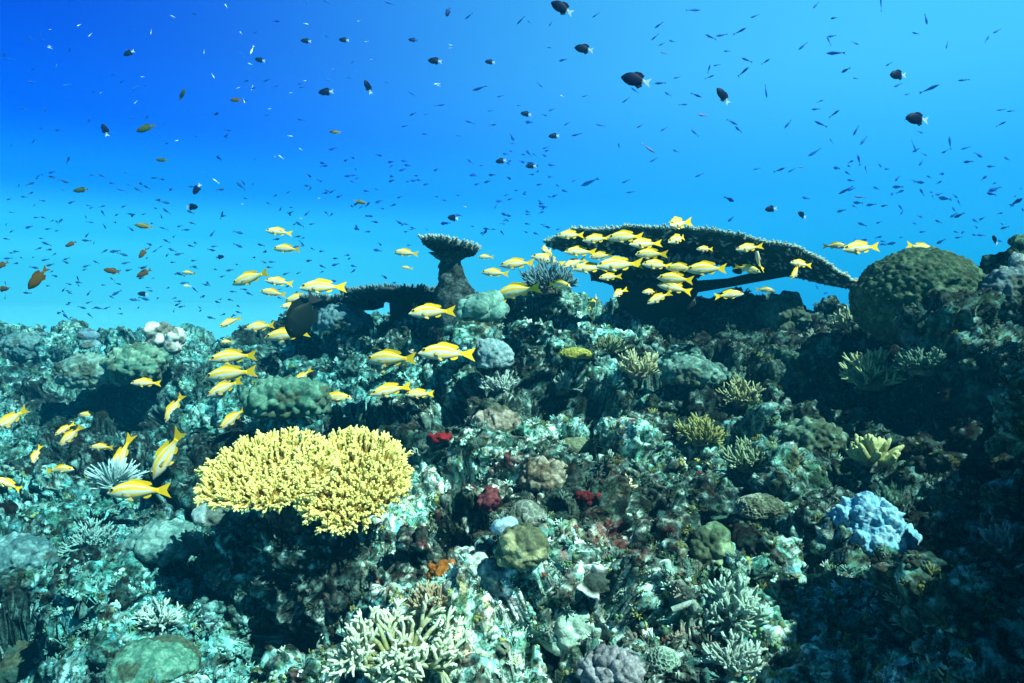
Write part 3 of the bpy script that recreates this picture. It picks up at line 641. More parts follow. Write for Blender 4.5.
blob('honeycomb_coral', 'pale honeycomb coral head with dark cells on the shaded slope', 'coral', 760, 508, None, (.055, .045, .033), f_honey(.0085, .002, (.08, .10, .06), (.42, .48, .38)), sub=6, seed=24)
blob('honeycomb_coral', 'minty honeycomb coral knob at the bottom edge of the reef', 'coral', 664, 665, None, (.026, .024, .028), f_honey(.0065, .002, (.10, .20, .16), (.36, .48, .40)), sub=6, seed=25)
blob('brain_coral', 'small white flower-like coral with winding ridges', 'coral', 598, 584, None, (.030, .024, .028), f_meander(.030, .014, (.05, .07, .06), (.74, .80, .78)), sub=6, seed=26)
blob('spotted_coral', 'oval mustard-yellow coral plate with dark dots below the snapper school', 'coral', 575, 355, 2.55, (.062, .045, .028), f_honey(.012, .002, (.16, .17, .03), (.46, .46, .10)), sub=6, seed=27, warp=.1)
blob('knob_coral', 'lilac-grey coral of packed rounded knobs at the bottom edge', 'coral', 612, 672, None, (.05, .045, .035), f_smooth(.013, .009, (.16, .17, .20), (.36, .36, .39)), sub=6, seed=28)
blob('knob_coral', 'brownish pink knobbly coral right of the cream staghorn', 'coral', 530, 608, None, (.062, .05, .045), f_smooth(.014, .009, (.15, .12, .10), (.38, .33, .28)), sub=6, seed=29)
blob('knob_coral', 'whitish green cauliflower coral above the lilac-grey knobs', 'coral', 570, 632, None, (.062, .05, .05), f_knob(.028, .016, (.26, .40, .33), (.54, .66, .58), .010), sub=6, seed=30)
blob('knob_coral', 'pink and beige knuckled coral head above the powder-blue sheet', 'coral', 497, 425, None, (.075, .06, .06), f_knob(.03, .016, (.22, .20, .16), (.46, .42, .36), .010), sub=6, seed=31)
blob('knob_coral', 'grey-green warty boulder coral overhanging the dark far left gully', 'coral', 90, 372, 3.9, (.19, .14, .09), f_knob(.05, .028, (.08, .18, .17), (.22, .38, .34), .012), sub=6, seed=32, flat=-.8)
blob('knob_coral', 'blue-grey craggy coral mass against the right edge below the skyline', 'coral', 1008, 296, 2.0, (.085, .09, .07), f_knob(.03, .016, (.07, .12, .14), (.18, .26, .28), .010), sub=6, seed=33, flat=-.9)
blob('knob_coral', 'dark pointed coral rock rising on the shaded right side', 'coral', 975, 392, 1.9, (.11, .09, .085), f_knob(.045, .02, (.04, .08, .07), (.13, .22, .19), .010), sub=6, seed=34, flat=-.9)
blob('knob_coral', 'dark crusty knoll below the left end of the big brain coral', 'coral', 782, 316, 3.0, (.10, .09, .09), f_knob(.05, .03, (.05, .09, .08), (.14, .22, .18), .014), sub=6, seed=35, flat=-.9)
blob('knob_coral', 'blue-grey cauliflower coral under the dark surgeonfish', 'coral', 343, 322, 3.5, (.15, .11, .085), f_knob(.03, .018, (.06, .15, .19), (.13, .25, .28), .010), sub=6, seed=36)
# pillars at the right skyline
for i, (x, y, r_, h_, lab) in enumerate([(1004, 268, .020, .10, 'short grey finger of pillar coral, inner one on the right skyline'), (1017, 262, .028, .13, 'thicker grey finger of pillar coral, outer one on the right skyline')]):
    t = thing('pillar_coral', lab, 'coral', at(x, y + 22, 2.0)); b = Batch()
    b.tube([(0, 0, -.05), (.005, 0, h_ * .4), (0, .01, h_ * .62)], [r_ * 1.2, r_, r_ * .7], (.07, .11, .11), (.18, .25, .26), 20); b.build('pillar', M_reef, t)

# --- branching corals
bush('bush_coral', 'bushy straw-coloured coral tuft right of the yellow-dotted plate', 638, 376, 2.5, .095, .0045, (.16, .17, .08), (.60, .62, .40), 34, 3, .5, .35, 1.0)
bush('bush_coral', 'greenish cream coral tuft on the slope below the big brain coral', 873, 386, 2.1, .115, .005, (.10, .14, .07), (.44, .50, .28), 46, 3, .55, .3, .7)
bush('bush_coral', 'low olive coral tuft on the dim middle slope', 742, 405, 2.3, .085, .0045, (.10, .11, .04), (.42, .46, .26), 34, 3, .6, .25, .6)
bush('bush_coral', 'pale tuft of coral at the foot of the gap left of the big brain coral', 850, 335, 2.7, .10, .006, (.12, .16, .10), (.40, .46, .30), 30, 3, .5, .3, .8)
bush('bush_coral', 'small orange-brown branching coral with white tips in a red hollow', 614, 492, 1.75, .055, .0048, (.26, .12, .03), (.74, .66, .46), 24, 2, .6, .3, .9, basecol=(.14, .06, .03))
bush('finger_coral', 'yellow-green blunt finger coral above the large powder-blue soft coral', 872, 462, 1.68, .068, .010, (.14, .17, .06), (.46, .50, .24), 24, 2, .35, .5, 1.0)
bush('finger_coral', 'olive stubby finger coral in the dark bottom right corner', 1000, 640, 1.05, .075, .0075, (.06, .09, .03), (.22, .30, .13), 26, 2, .6, .3, .9)
bush('finger_coral', 'grey green finger coral at the right edge above the bottom corner', 1010, 552, 1.25, .05, .006, (.05, .10, .09), (.22, .34, .30), 18, 2, .7, .2, .9)
bush('spiky_coral', 'pale blue spiky coral spray behind the large striped snapper at left', 114, 487, 2.15,   .085, .0034, (.10, .24, .26), (.38, .58, .60), 95, 1, .3, .1, 1.0, base=True, basecol=(.1, .2, .2))
bush('bush_coral', 'mint-white lacy coral bush left of the green coral ball', 640, 610, None, .06, .004, (.16, .24, .18), (.52, .64, .56), 30, 3, .7, .2, .8)
bush('bush_coral', 'pale lacy coral sprig on the rubble above the bottom green dome', 160, 625, None, .055, .004, (.12, .26, .24), (.44, .62, .58), 24, 3, .7, .2, .8)
bush('bush_coral', 'seafoam lacy bush on the lower right slope beside a white stick', 730, 622, None, .07, .0045, (.10, .18, .14), (.36, .50, .42), 34, 3, .7, .2, .8)
bush('bush_coral', 'dusky branching coral on the shoulder right of the snapper school', 812, 352, 2.75, .08, .005, (.08, .12, .10), (.28, .36, .30), 28, 3, .6, .3, .8)
b = Batch(); p = at(672, 610, reefY(680, 606) - .03)
b.tube([p, p + (.03, .0, .012), p + (.062, .01, .02)], [.0055, .005, .004], (.28, .36, .32), (.40, .46, .42), 8)
o = b.build('coral_stick', M_coral); tag(o, 'broken white stick of dead coral lying on the lower slope', 'coral')

# --- more colonies that can be told apart on the slope
bush('bush_coral', 'loose pale teal coral thicket just left of the straw-coloured tuft', 562, 392, None, .085, .0045, (.08, .18, .16), (.34, .50, .44), 40, 3, .65, .2, .7)
bush('bush_coral', 'olive-yellow bushy coral right of the sage-green dome', 700, 442, None, .075, .004, (.09, .10, .03), (.34, .36, .14), 36, 3, .65, .25, .7)
bush('bush_coral', 'dusty green coral bush between the olive-yellow one and the pale honeycomb head', 748, 468, None, .07, .004, (.07, .11, .06), (.30, .40, .26), 36, 3, .65, .25, .7)
bush('bush_coral', 'short turquoise bush coral in front of the teal cushion coral', 262, 430, None, .07, .0042, (.06, .18, .17), (.26, .48, .44), 34, 3, .65, .2, .6)
bush('bush_coral', 'blue-green coral bush on the rubble below the spiky blue coral', 92, 548, None, .075, .0042, (.05, .16, .17), (.22, .44, .44), 40, 3, .65, .2, .6)
bush('bush_coral', 'silvery coral bush under the right one of the paired snappers', 500, 392, None, .07, .0045, (.12, .18, .16), (.42, .54, .50), 36, 3, .6, .25, .7)
bush('bush_coral', 'dark green coral bush at the foot of the lower brain coral lobe', 925, 372, None, .08, .005, (.03, .07, .05), (.14, .24, .18), 36, 3, .6, .25, .7)
bush('bush_coral', 'moss-green coral bush under the great plate, left side', 610, 352, None, .07, .0045, (.06, .09, .04), (.24, .32, .18), 32, 3, .6, .25, .7)
bush('bush_coral', 'frosted coral bush at the bottom edge between lilac knobs and dark corner', 735, 668, None, .05, .0035, (.12, .18, .15), (.42, .54, .48), 34, 3, .65, .2, .7)
bush('bush_coral', 'rust-tipped coral bush right of the stand of the yellow table coral', 432, 610, None, .045, .0035, (.14, .08, .04), (.40, .34, .22), 30, 3, .65, .2, .7)
blob('knob_coral', 'crusted teal boulder coral left of the pale bluish hump', 'coral', 165, 545, None, (.09, .075, .055), f_knob(.03, .016, (.05, .15, .15), (.20, .38, .36), .010), sub=6, seed=41)
blob('knob_coral', 'brown and cream warty coral right of the powder-blue sheet, above the grey pitted dome', 'coral', 545, 480, None, (.07, .06, .05), f_knob(.026, .015, (.10, .08, .05), (.38, .36, .28), .010), sub=6, seed=42)
blob('knob_coral', 'turquoise crumbly coral head right of the straw-coloured tuft', 'coral', 690, 375, None, (.10, .08, .06), f_knob(.03, .018, (.06, .14, .12), (.24, .40, .35), .012), sub=6, seed=43)
blob('knob_coral', 'greenish crumbly coral head left of the yellow-green finger coral', 'coral', 812, 440, None, (.085, .07, .055), f_knob(.028, .017, (.05, .10, .07), (.20, .32, .24), .012), sub=6, seed=44)
blob('knob_coral', 'whitish crumbly coral head below the yellowish warty dome', 'coral', 480, 580, None, (.055, .045, .04), f_knob(.022, .014, (.18, .24, .21), (.48, .56, .50), .010), sub=6, seed=45)
blob('knob_coral', 'blue-grey crumbly coral head on the far left rubble, cut by the edge', 'coral', 12, 560, None, (.10, .08, .065), f_knob(.03, .018, (.04, .12, .14), (.16, .34, .36), .012), sub=6, seed=46)
blob('knob_coral', 'dark teal rounded head on the far reef left of the skyline dome', 'coral', 30, 350, 5.2, (.20, .15, .12), f_knob(.05, .03, (.04, .12, .14), (.12, .26, .28), .014), sub=6, seed=47, flat=-.8)

# ------------------------------------------------------------------ fish
def bendy(V, k):
    V = np.array(V, f32); x = V[:, 0]; V[:, 1] += k * np.where(x < .12, (x - .12) ** 2, .25 * (x - .12) ** 2); return V
def body_mesh(name, tops, bots, wid, colf, k, x0=.5, x1=-.3, nl=44, na=28):
    t = np.linspace(0, 1, nl) ** 1.0; tt = np.linspace(0, 1, len(tops[0]))
    def sm(tab):
        xs, ys = np.array(tab[0]), np.array(tab[1]); v = np.interp(t, xs, ys)
        vv = np.pad(v, 2, mode='edge'); r = (vv[:-4] + 2 * vv[1:-3] + 3 * vv[2:-2] + 2 * vv[3:-1] + vv[4:]) / 9; r[0] = v[0]; r[-1] = v[-1]; return r
    zt, zb, wd = sm(tops), sm(bots), sm(wid)
    x = x0 + (x1 - x0) * t; a = np.arange(na) / na * 2 * math.pi
    zc = (zt + zb) / 2; hh = (zt - zb) / 2
    ca, sa = np.cos(a), np.sin(a)
    V = np.stack([np.repeat(x[:, None], na, 1), wd[:, None] * np.sign(sa) * np.abs(sa) ** .85, zc[:, None] + hh[:, None] * ca], -1).reshape(-1, 3)
    rel = np.repeat(ca[None], nl, 0).ravel()
    col = colf(V, rel, np.repeat(t, na))
    g = np.arange(nl * na).reshape(nl, na); h = np.roll(g, -1, 1)
    F4 = np.stack([g[:-1], h[:-1], h[1:], g[1:]], -1).reshape(-1, 4)
    V = np.concatenate([V, [[x0 + .004, 0, zc[0]]], [[x1, 0, zc[-1]]]]); col = np.concatenate([col, col[:1], col[-1:]])
    F3 = np.concatenate([np.stack([h[0], g[0], np.full(na, nl * na)], -1), np.stack([g[-1], h[-1], np.full(na, nl * na + 1)], -1)])
    return mesh(name, bendy(V, k), [F4, F3], col)
def fin_mesh(name, outline, k, c0, c1, th=.004, y0=0, out=0, grad=None):
    """thin solid fin from an (x, z) outline; out tips it sideways"""
    bm = bmesh.new(); n = len(outline); vs_ = []
    for s in (-1, 1):
        for x, z in outline: vs_.append(bm.verts.new((x, y0 + s * th / 2, z)))
    bm.faces.new(vs_[:n]); bm.faces.new(vs_[n:][::-1])
    for i in range(n): j = (i + 1) % n; bm.faces.new((vs_[i], vs_[j], vs_[n + j], vs_[n + i]))
    bmesh.ops.recalc_face_normals(bm, faces=bm.faces); bmesh.ops.triangulate(bm, faces=bm.faces)
    V = np.array([v.co[:] for v in bm.verts], f32); T = np.array([[v.index for v in f.verts] for f in bm.faces]); bm.free()
    d = np.linalg.norm(V[:, [0, 2]] - np.array(outline[0]), axis=1); d /= max(d.max(), 1e-6)
    V[:, 1] += out * d * .1
    return mesh(name, bendy(V, k), [T], mixc(c0, c1, d), smooth=False)
def eye_mesh(x, y, z, r, ring, k):
    V, T = ico(2); return mesh('eye', bendy(V * np.array([r, r * .45, r]) + np.array([x, y, z]), k), [T], np.where((V[:, 1:2] * np.sign(y) > .0) & (np.hypot(V[:, 0], V[:, 2]) < .72)[:, None], np.array((.004, .004, .006)), np.array(ring)))
YEL = np.array((.94, .57, .012)); WHT = np.array((.80, .82, .84)); PNK = np.array((.70, .68, .55))
def snap_col(V, rel, t):
    v = rel + .10 * np.sin(t * 3)
    c = np.tile(YEL, (len(V), 1)).astype(float)
    for s0 in (.70, .42, .14, -.14, -.38):
        m = sstep(.075, .035, np.abs(v - s0 + .05 * t)) * sstep(.97, .80, t) * sstep(.02, .1, t)
        c = mixc2(c, np.array((.60, .74, .80)), m * .9)
    bl = sstep(-.46, -.72, v) * sstep(1.02, .9, t); c = mixc2(c, PNK, bl)
    yb = sstep(.06, .02, np.abs(v + .38)) * sstep(.95, .8, t) * sstep(.2, .3, t); c = mixc2(c, np.array((.85, .68, .25)), yb * .6)
    hd = sstep(.13, .04, t); c = mixc2(c, np.array((.78, .72, .62)), hd * .7)
    back = sstep(.8, 1.0, v); c = mixc2(c, np.array((.75, .55, .02)), back)
    return c
def mixc2(c, d, m): return c * (1 - m[:, None]) + d * m[:, None]
TOPS = ([0, .06, .14, .25, .38, .5, .65, .8, .92, 1], [-.028, .02, .070, .118, .148, .152, .128, .078, .046, .042])
BOTS = ([0, .06, .15, .3, .45, .6, .75, .88, 1], [-.036, -.062, -.090, -.118, -.122, -.105, -.070, -.038, -.034])
WID = ([0, .08, .2, .35, .55, .8, .95, 1], [.006, .034, .062, .072, .066, .032, .015, .012])
KS = (0, .22, -.22, .42, -.42)
SNAP = []
for k in KS:
    L = {}
    L['body'] = (body_mesh('snapper_body', TOPS, BOTS, WID, snap_col, k), M_fish)
    L['tail_fin'] = (fin_mesh('snapper_tail', [(-.27, .0), (-.29, .045), (-.38, .082), (-.5, .132), (-.455, .05), (-.432, .006), (-.455, -.045), (-.5, -.118), (-.39, -.072), (-.29, -.036)], k, YEL * .95, YEL), M_fin)
    L['dorsal_fin'] = (fin_mesh('snapper_dorsal', [(.20, .12), (.16, .165), (.10, .192), (.02, .19), (-.06, .168), (-.13, .155), (-.185, .138), (-.205, .10), (-.15, .08), (-.05, .115), (.08, .135)], k, YEL * .9, YEL), M_fin)
    L['anal_fin'] = (fin_mesh('snapper_anal', [(-.04, -.07), (-.08, -.118), (-.14, -.115), (-.19, -.082), (-.19, -.04), (-.12, -.05)], k, YEL, YEL), M_fin)
    for s in (1, -1):
        L[('pelvic_fin', s)] = (fin_mesh('snapper_pelvic', [(.20, -.085), (.16, -.125), (.09, -.15), (.07, -.13), (.11, -.085)], k, PNK, YEL, .004, s * .03, s * .2), M_fin)
        L[('pectoral_fin', s)] = (fin_mesh('snapper_pectoral', [(.235, -.03), (.21, -.005), (.13, -.02), (.075, -.055), (.12, -.062), (.20, -.052)], k, YEL * .8, (.8, .72, .5), .004, s * .068, s * .45), M_fin)
        L[('eye', s)] = (eye_mesh(.395, s * .041, .036, .032, (.75, .6, .2), k), M_fin)
    SNAP.append(L)
def frame(px, py, Y, face, pitch, yaw, roll=0):
    """orientation: +X nose, seen in the picture facing left/right (-1/+1), nose pitched up, turned towards the viewer by yaw"""
    pi, ya = R(pitch), R(yaw)
    hd = Vector((face * math.cos(pi) * math.cos(ya), -math.cos(pi) * math.sin(ya), math.sin(pi)))
    side = Vector((0, 0, 1)).cross(hd); side.normalize(); up = hd.cross(side)
    M = Matrix((hd, side, up)).transposed().to_4x4()
    M = M @ Matrix.Rotation(R(roll), 4, 'X')
    Rc = Matrix.Rotation(PITCH, 4, 'X')
    return Matrix.Translation(at(px, py, Y)) @ Rc @ M
def fish_at(px, py, lpx, face, pitch, yaw, L, Ymax=None):
    Y = F * L * max(math.cos(R(yaw)), .45) / lpx
    yr = reefY(px, py, 3)
    lim = min(Ymax or 99, yr - .12 if yr else 99)
    if Y > lim: L = L * lim / Y; Y = lim
    return Y, L
SCHOOL = 'yellow striped snappers'
def snapper(px, py, lpx, face, pitch, yaw, label, k=0, Ymax=None, roll=0):
    if 552 < px < 830 and py < 300: Ymax = min(Ymax or 9, 2.5)
    Y, L = fish_at(px, py, lpx, face, pitch, yaw, .19, Ymax)
    h_ = random.Random(label); k = k or h_.choice((0, 0, 1, 2)); roll = roll or h_.uniform(-14, 14); yaw += h_.uniform(-12, 12); pitch += h_.uniform(-4, 4)
    t = thing('snapper', label, 'fish', group=SCHOOL)
    t.matrix_world = frame(px, py, Y, face, pitch, yaw, roll) @ Matrix.Scale(L, 4)
    for nm, (me, m) in SNAP[k].items(): link(nm if isinstance(nm, str) else nm[0], me, m, t)
l, r = -1, 1
FISH = [
 # the sandy gap and the ridge at left
 (279,232,26,l,3,5,'topmost snapper over the sandy gap, nose level, facing the dark water'),
 (287,249,28,l,2,0,'snapper just below the topmost one over the sandy gap'),
 (251,278,40,l,-16,5,'snapper diving gently ahead of a trio over the pale sand',1),
 (279,282,28,l,6,8,'thin-looking snapper directly behind the gently diving one over the sand'),
 (273,293,25,l,10,15,'small snapper under the thin-looking one, tail dipping'),
 (323,287,46,l,-2,5,'big whitish snapper over the ridge just above the dark surgeonfish'),
 (299,298,28,l,-10,10,'slim snapper sandwiched between the big whitish one and the dark surgeonfish'),
 (291,306,20,l,-4,15,'little snapper half hidden behind the dark surgeonfish',0,3.6),
 (230,322,20,l,-22,30,'small silvery snapper low over the sand at the reef edge',1),
 (260,327,33,l,-4,5,'greenish snapper skimming the reef edge left of the surgeonfish'),
 (287,335,44,l,-6,0,'bright snapper whose tail touches the foot of the dark surgeonfish',2),
 (330,331,17,r,28,35,'small bent snapper tipped upwards on the right of the surgeonfish',3),
 (189,273,15,l,6,0,'faint blue-green fish drifting over the sand above the white coral pair'),
 (187,286,8,l,0,10,'tiny faint fish above the chalk-white coral pair'),
 (227,342,14,l,2,10,'tiny dim snapper under the small silvery one at the reef edge'),
 (233,357,46,l,-4,5,'uppermost of three stacked orange-yellow snappers beside the reef edge',1,3.0),
 (231,374,52,l,-2,0,'large pale-bellied snapper in the middle of the stacked three',0,2.75),
 (225,388,40,l,-22,10,'lowest of the stacked three snappers, nose pointing down',1,2.95),
 (233,418,32,l,-42,20,'snapper nosing down above the left lobe of the yellow table coral',1),
 (302,377,21,l,-45,35,'little snapper head down above the teal cushion coral',1),
 (282,382,15,l,-10,35,'dim snapper almost hidden above the teal cushion coral'),
 (335,398,36,r,0,5,'orange snapper heading right alone between cushion coral and the paired snappers'),
 # left edge
 (11,420,38,l,-38,15,'large blurry snapper leaving the picture, nose down, by the far left gully',1),
 (90,416,25,l,4,10,'small green snapper in front of the black gully'),
 (71,436,30,l,-40,15,'snapper diving steeply below the small green one',1),
 (65,429,16,l,-30,40,'dim fish tucked behind the steeply diving snapper'),
 (102,447,22,l,4,15,'small level snapper right of the steeply diving one'),
 (121,458,24,l,-68,62,'slim snapper seen from its back, upright over the spiky blue coral',1),
 (60,470,30,r,8,10,'greenish snapper heading right over the rubble at left'),
 (139,491,64,l,2,0,'largest left snapper with bold stripes crossing the spiky blue coral',0),
 (168,454,58,l,-58,10,'big striped snapper plunging head down left of the yellow table coral',1),
 (174,408,32,l,-60,15,'smaller snapper plunging head down above the big plunging one',1),
 (146,383,28,l,2,10,'faint snapper below the folded pale green coral',0,3.2),
 (8,484,20,l,35,45,'blurry green fish cut by the left edge, tail low',2),
 (5,507,18,l,8,30,'lower blurry green fish at the left edge'),
 (36,455,14,l,-65,50,'tiny upright green fish between the gully and the rubble at left',1),
 (98,380,14,l,-60,40,'tiny dim green fish below the folded pale coral, nose down',1),
 # middle
 (406,253,25,l,4,5,'orange snapper in open water left of the small flared table'),
 (407,268,12,l,4,10,'tiny pale snapper below the one in open water by the flared table'),
 (373,297,15,l,-70,30,'little snapper standing on its head in front of the dark shelf coral',1),
 (404,303,33,r,-16,10,'dark yellow snapper heading right under the long dark shelf coral',2),
 (432,312,47,l,-4,5,'snapper with its tail against the mint-green lobed coral',1,2.45),
 (391,359,54,l,-3,0,'left one of two large neighbouring snappers over the middle reef',0,2.4),
 (447,353,58,l,2,0,'right one of two large neighbouring snappers over the middle reef',0,2.2),
 (391,390,42,l,-5,5,'leading snapper of the low pair above the yellow table coral',0,2.3),
 (420,394,30,l,0,15,'trailing orange snapper of the low pair, overlapped by its leader',2,2.4),
 # school under the great plate, left to right
 (486,257,16,l,2,5,'tiny snapper nearest the small flared table, outermost of the school'),
 (495,273,28,l,3,5,'small snapper above the mint-green lobed coral at the head of the school'),
 (517,264,36,l,-2,0,'second snapper from the head of the school, level'),
 (518,291,48,l,-8,0,'largest snapper of the lower row, right above the mint-green lobed coral',1,2.6),
 (497,302,18,l,4,20,'pale-bellied fish half covered by the largest snapper of the lower row',0,2.75),
 (548,260,35,l,12,5,'nose-up snapper third from the head of the school',2),
 (546,251,14,l,0,65,'snapper turned towards the viewer behind the nose-up one'),
 (571,235,29,l,-3,5,'first snapper in the row right under the left end of the great plate',0,2.8),
 (597,239,30,l,-4,8,'second snapper in the row under the left end of the great plate',0,2.8),
 (626,237,38,l,0,0,'brightest snapper in the row against the dark underside of the great plate',0,2.5),
 (645,244,34,l,0,10,'dim snapper overlapped by the brightest one below the great plate',0,2.7),
 (580,252,33,l,2,0,'slim snapper in the middle layer below the row under the plate',0,2.7),
 (574,263,26,l,-20,10,'greenish dim snapper nosing down behind the middle layer',1,2.9),
 (590,268,36,l,-3,5,'white-bellied snapper left of the boldest striped one in the school',0,2.6),
 (601,256,26,l,-6,10,'snapper above the boldest striped one, half overlapped',0,2.75),
 (619,265,48,l,-3,0,'boldest striped snapper at the heart of the school',1,2.35),
 (610,277,24,l,-6,15,'faint bluish snapper under the boldest striped one',0,2.7),
 (651,254,34,l,2,5,'upper snapper of two right behind the boldest striped one',0,2.6),
 (657,265,32,l,2,5,'lower snapper of two right behind the boldest striped one',0,2.5),
 (681,268,30,l,4,10,'pale fish in front of the last large snapper of the school',0,2.6),
 (707,269,44,l,-3,0,'last large snapper of the school, by the gap of open water',0,2.45),
 (676,279,38,l,2,10,'bluish blurred snapper beneath the pale fish in the school',0,2.7),
 (558,285,22,r,-8,45,'snapper turning with its white belly lit, below the school',3,2.6),
 (594,303,17,l,-42,45,'snapper twisting over the black hollow, tail up',4,2.6),
 (619,293,18,l,-22,40,'snapper with a yellow tail twisting in front of the black hollow',3,2.6),
 (650,292,17,l,-3,25,'small snapper left of the pair over the black hollow',0,2.65),
 (675,288,36,l,10,5,'upper snapper of the pair over the black hollow',2,2.5),
 (659,298,26,l,-26,20,'lower white snapper of the pair over the black hollow, nose down',1,2.4),
 (678,224,19,l,-10,62,'snapper facing the viewer in front of the rim of the great plate',3,2.3),
 (678,239,27,l,-18,25,'white-faced snapper just under the viewer-facing one at the great plate',4,2.3),
 (705,249,18,l,-4,15,'dim snapper at the upper corner of the open gap under the plate',0,2.9),
 (729,295,30,r,4,5,'snapper heading right in the lower gap beneath the great plate',0,2.7),
 (749,248,28,l,-3,10,'snapper above the arms of the great plate, facing left',0,2.5),
 (747,269,26,r,-12,15,'greenish snapper heading right across the arms of the great plate',0,2.5),
 (758,261,15,l,40,58,'small snapper tilted upwards by the arms of the great plate',3,2.5),
 (765,290,18,r,-2,15,'dim snapper right of the one in the lower gap',0,2.9),
 (801,264,25,l,4,15,'upper snapper of the crossing pair in front of the right half of the great plate',0,2.3),
 (796,272,18,l,-32,45,'lower white snapper of the crossing pair before the right half of the great plate',4,2.25),
 (861,248,42,l,-1,0,'green-backed snapper facing left in open water above the tip of the great plate'),
 (835,246,22,r,-4,10,'pale snapper behind the green-backed one above the tip of the great plate',0,3.4),
 (921,248,30,r,-12,10,'green-backed snapper swimming right over the top of the big brain coral',0,2.2),
]
for fz in FISH: snapper(*fz)

# --- damselfish: deep dark bodies
def damsel(kind, k=0):
    bodyc, tailc, deep = kind
    bodyc = np.array(bodyc); tailc = np.array(tailc)
    def colf(V, rel, t):
        c = np.tile(bodyc, (len(V), 1)).astype(float); return mixc2(c, tailc, sstep(.86, .95, t))
    tp = ([0, .08, .2, .4, .6, .8, .93, 1], np.array([.0, .09, .17, .225, .215, .13, .065, .055]) * deep)
    bt = ([0, .08, .2, .4, .6, .8, .93, 1], np.array([-.02, -.09, -.16, -.215, -.205, -.12, -.06, -.05]) * deep)
    wd = ([0, .1, .3, .6, .9, 1], [.01, .05, .08, .07, .02, .015])
    L = {'body': (body_mesh('damsel_body', tp, bt, wd, colf, k, nl=26, na=18), M_fish),
         'tail_fin': (fin_mesh('damsel_tail', [(-.28, 0), (-.3, .05 * deep), (-.5, .14 * deep + .02), (-.42, 0), (-.5, -.14 * deep - .02), (-.3, -.05 * deep)], k, tailc, tailc), M_fin),
         'dorsal_fin': (fin_mesh('damsel_dorsal', [(.2, .16 * deep), (.05, .27 * deep), (-.12, .27 * deep), (-.25, .18 * deep), (-.2, .08 * deep), (0, .17 * deep)], k, bodyc, bodyc), M_fin),
         'anal_fin': (fin_mesh('damsel_anal', [(.02, -.18 * deep), (-.1, -.27 * deep), (-.24, -.17 * deep), (-.2, -.07 * deep)], k, bodyc, bodyc), M_fin)}
    for s in (1, -1): L[('eye', s)] = (eye_mesh(.36, s * .052, .035, .03, (.05, .05, .08), k), M_fin)
    return L
D_BLACK = damsel(((.002, .004, .035), (.42, .52, .60), 1.0)); D_BLUE = damsel(((.006, .012, .11), (.01, .03, .2), .95))
D_BROWN = damsel(((.10, .055, .012), (.14, .08, .02), .8)); D_OLIVE = damsel(((.05, .075, .03), (.10, .11, .03), .75)); D_GOLD = damsel(((.22, .18, .05), (.3, .25, .06), .62))
def put(parts, name, px, py, lpx, face, pitch, yaw, L, label, cat='fish', group=None, Ymax=None):
    Y, L = fish_at(px, py, lpx, face, pitch, yaw, L, Ymax)
    t = thing(name, label, cat, group=group); t.matrix_world = frame(px, py, Y, face, pitch, yaw) @ Matrix.Scale(L, 4)
    for nm, (me, m) in parts.items(): link(nm if isinstance(nm, str) else nm[0], me, m, t)
DG = 'dark damselfish with white tails'
for a in [
 (636,80,30,l,12,0,'biggest black damselfish with white tail, high above the great plate'),
 (917,119,25,l,4,10,'black damselfish with ragged white tail, high over the big brain coral'),
 (898,75,19,l,-4,15,'rounder blue-black damselfish above the one over the big brain coral'),
 (723,96,19,l,48,15,'black damselfish climbing steeply over the middle of the great plate'),
 (562,8,24,l,28,0,'black damselfish with white tail touching the top edge of the picture'),
 (584,49,19,l,10,0,'blue-black damselfish between the top edge and the biggest black one'),
 (326,92,15,l,-6,5,'blue-black damselfish with pale tail in the deep blue above the sandy gap'),
 (435,61,14,l,4,5,'midwater blue-black damselfish high above the small flared table'),
 (197,189,12,l,-60,20,'black damselfish standing on its head above the faint sand'),
 (192,207,13,r,0,10,'black damselfish heading right just below the head-down one'),
 (105,130,11,l,70,30,'blue-black damselfish pointing up in the deep blue at left'),
 (368,87,11,l,60,40,'small dark damselfish seen end-on beside the deep blue one'),
 (526,114,11,l,6,10,'small dark damselfish over the space between the two tables, upper of four'),
 (501,161,11,l,-12,10,'small dark damselfish with white tail, lower left of four over the tables'),
 (531,166,11,l,-4,10,'small dark damselfish with white tail, lower right of four over the tables'),
 (554,136,11,l,-6,10,'small dark damselfish with white tail, right of four over the tables'),
 (344,40,10,l,0,10,'small dark damselfish high above the deep blue one, near the top'),
 (260,60,10,l,8,10,'small dark damselfish in the deep blue right of the pale glinting fish'),
 (306,41,10,l,2,10,'small dark damselfish near the top, level, left of its twin'),
 (413,40,9,l,2,10,'small dark damselfish near the top, above the midwater blue-black one'),
 (490,62,10,l,2,10,'small dark damselfish right of the midwater blue-black one'),
 (448,12,9,l,-70,30,'tiny head-down dark damselfish close to the top edge'),
 (129,53,11,l,-30,15,'small smudged dark damselfish in the upper left blue'),
 (995,240,11,l,40,30,'small violet-black damselfish right of the big brain coral'),
 (771,209,13,l,-8,10,'blue damselfish gliding over the right half of the great plate'),
 (802,215,11,l,20,30,'dark blue damselfish right of the gliding blue one over the great plate'),
 (453,218,10,l,0,40,'dark damselfish hovering right above the small flared table'),
 (220,257,9,r,6,10,'deep blue damselfish above the gently diving snapper over the sand'),
 (143,294,10,l,5,10,'deep blue damselfish low over the sand left of the white coral pair')]:
    put(D_BLACK if a[2] > 9 else D_BLUE, 'damselfish', *a[:6], .085, a[6], group=DG)
BG = 'brown and gold reef fish in open water'
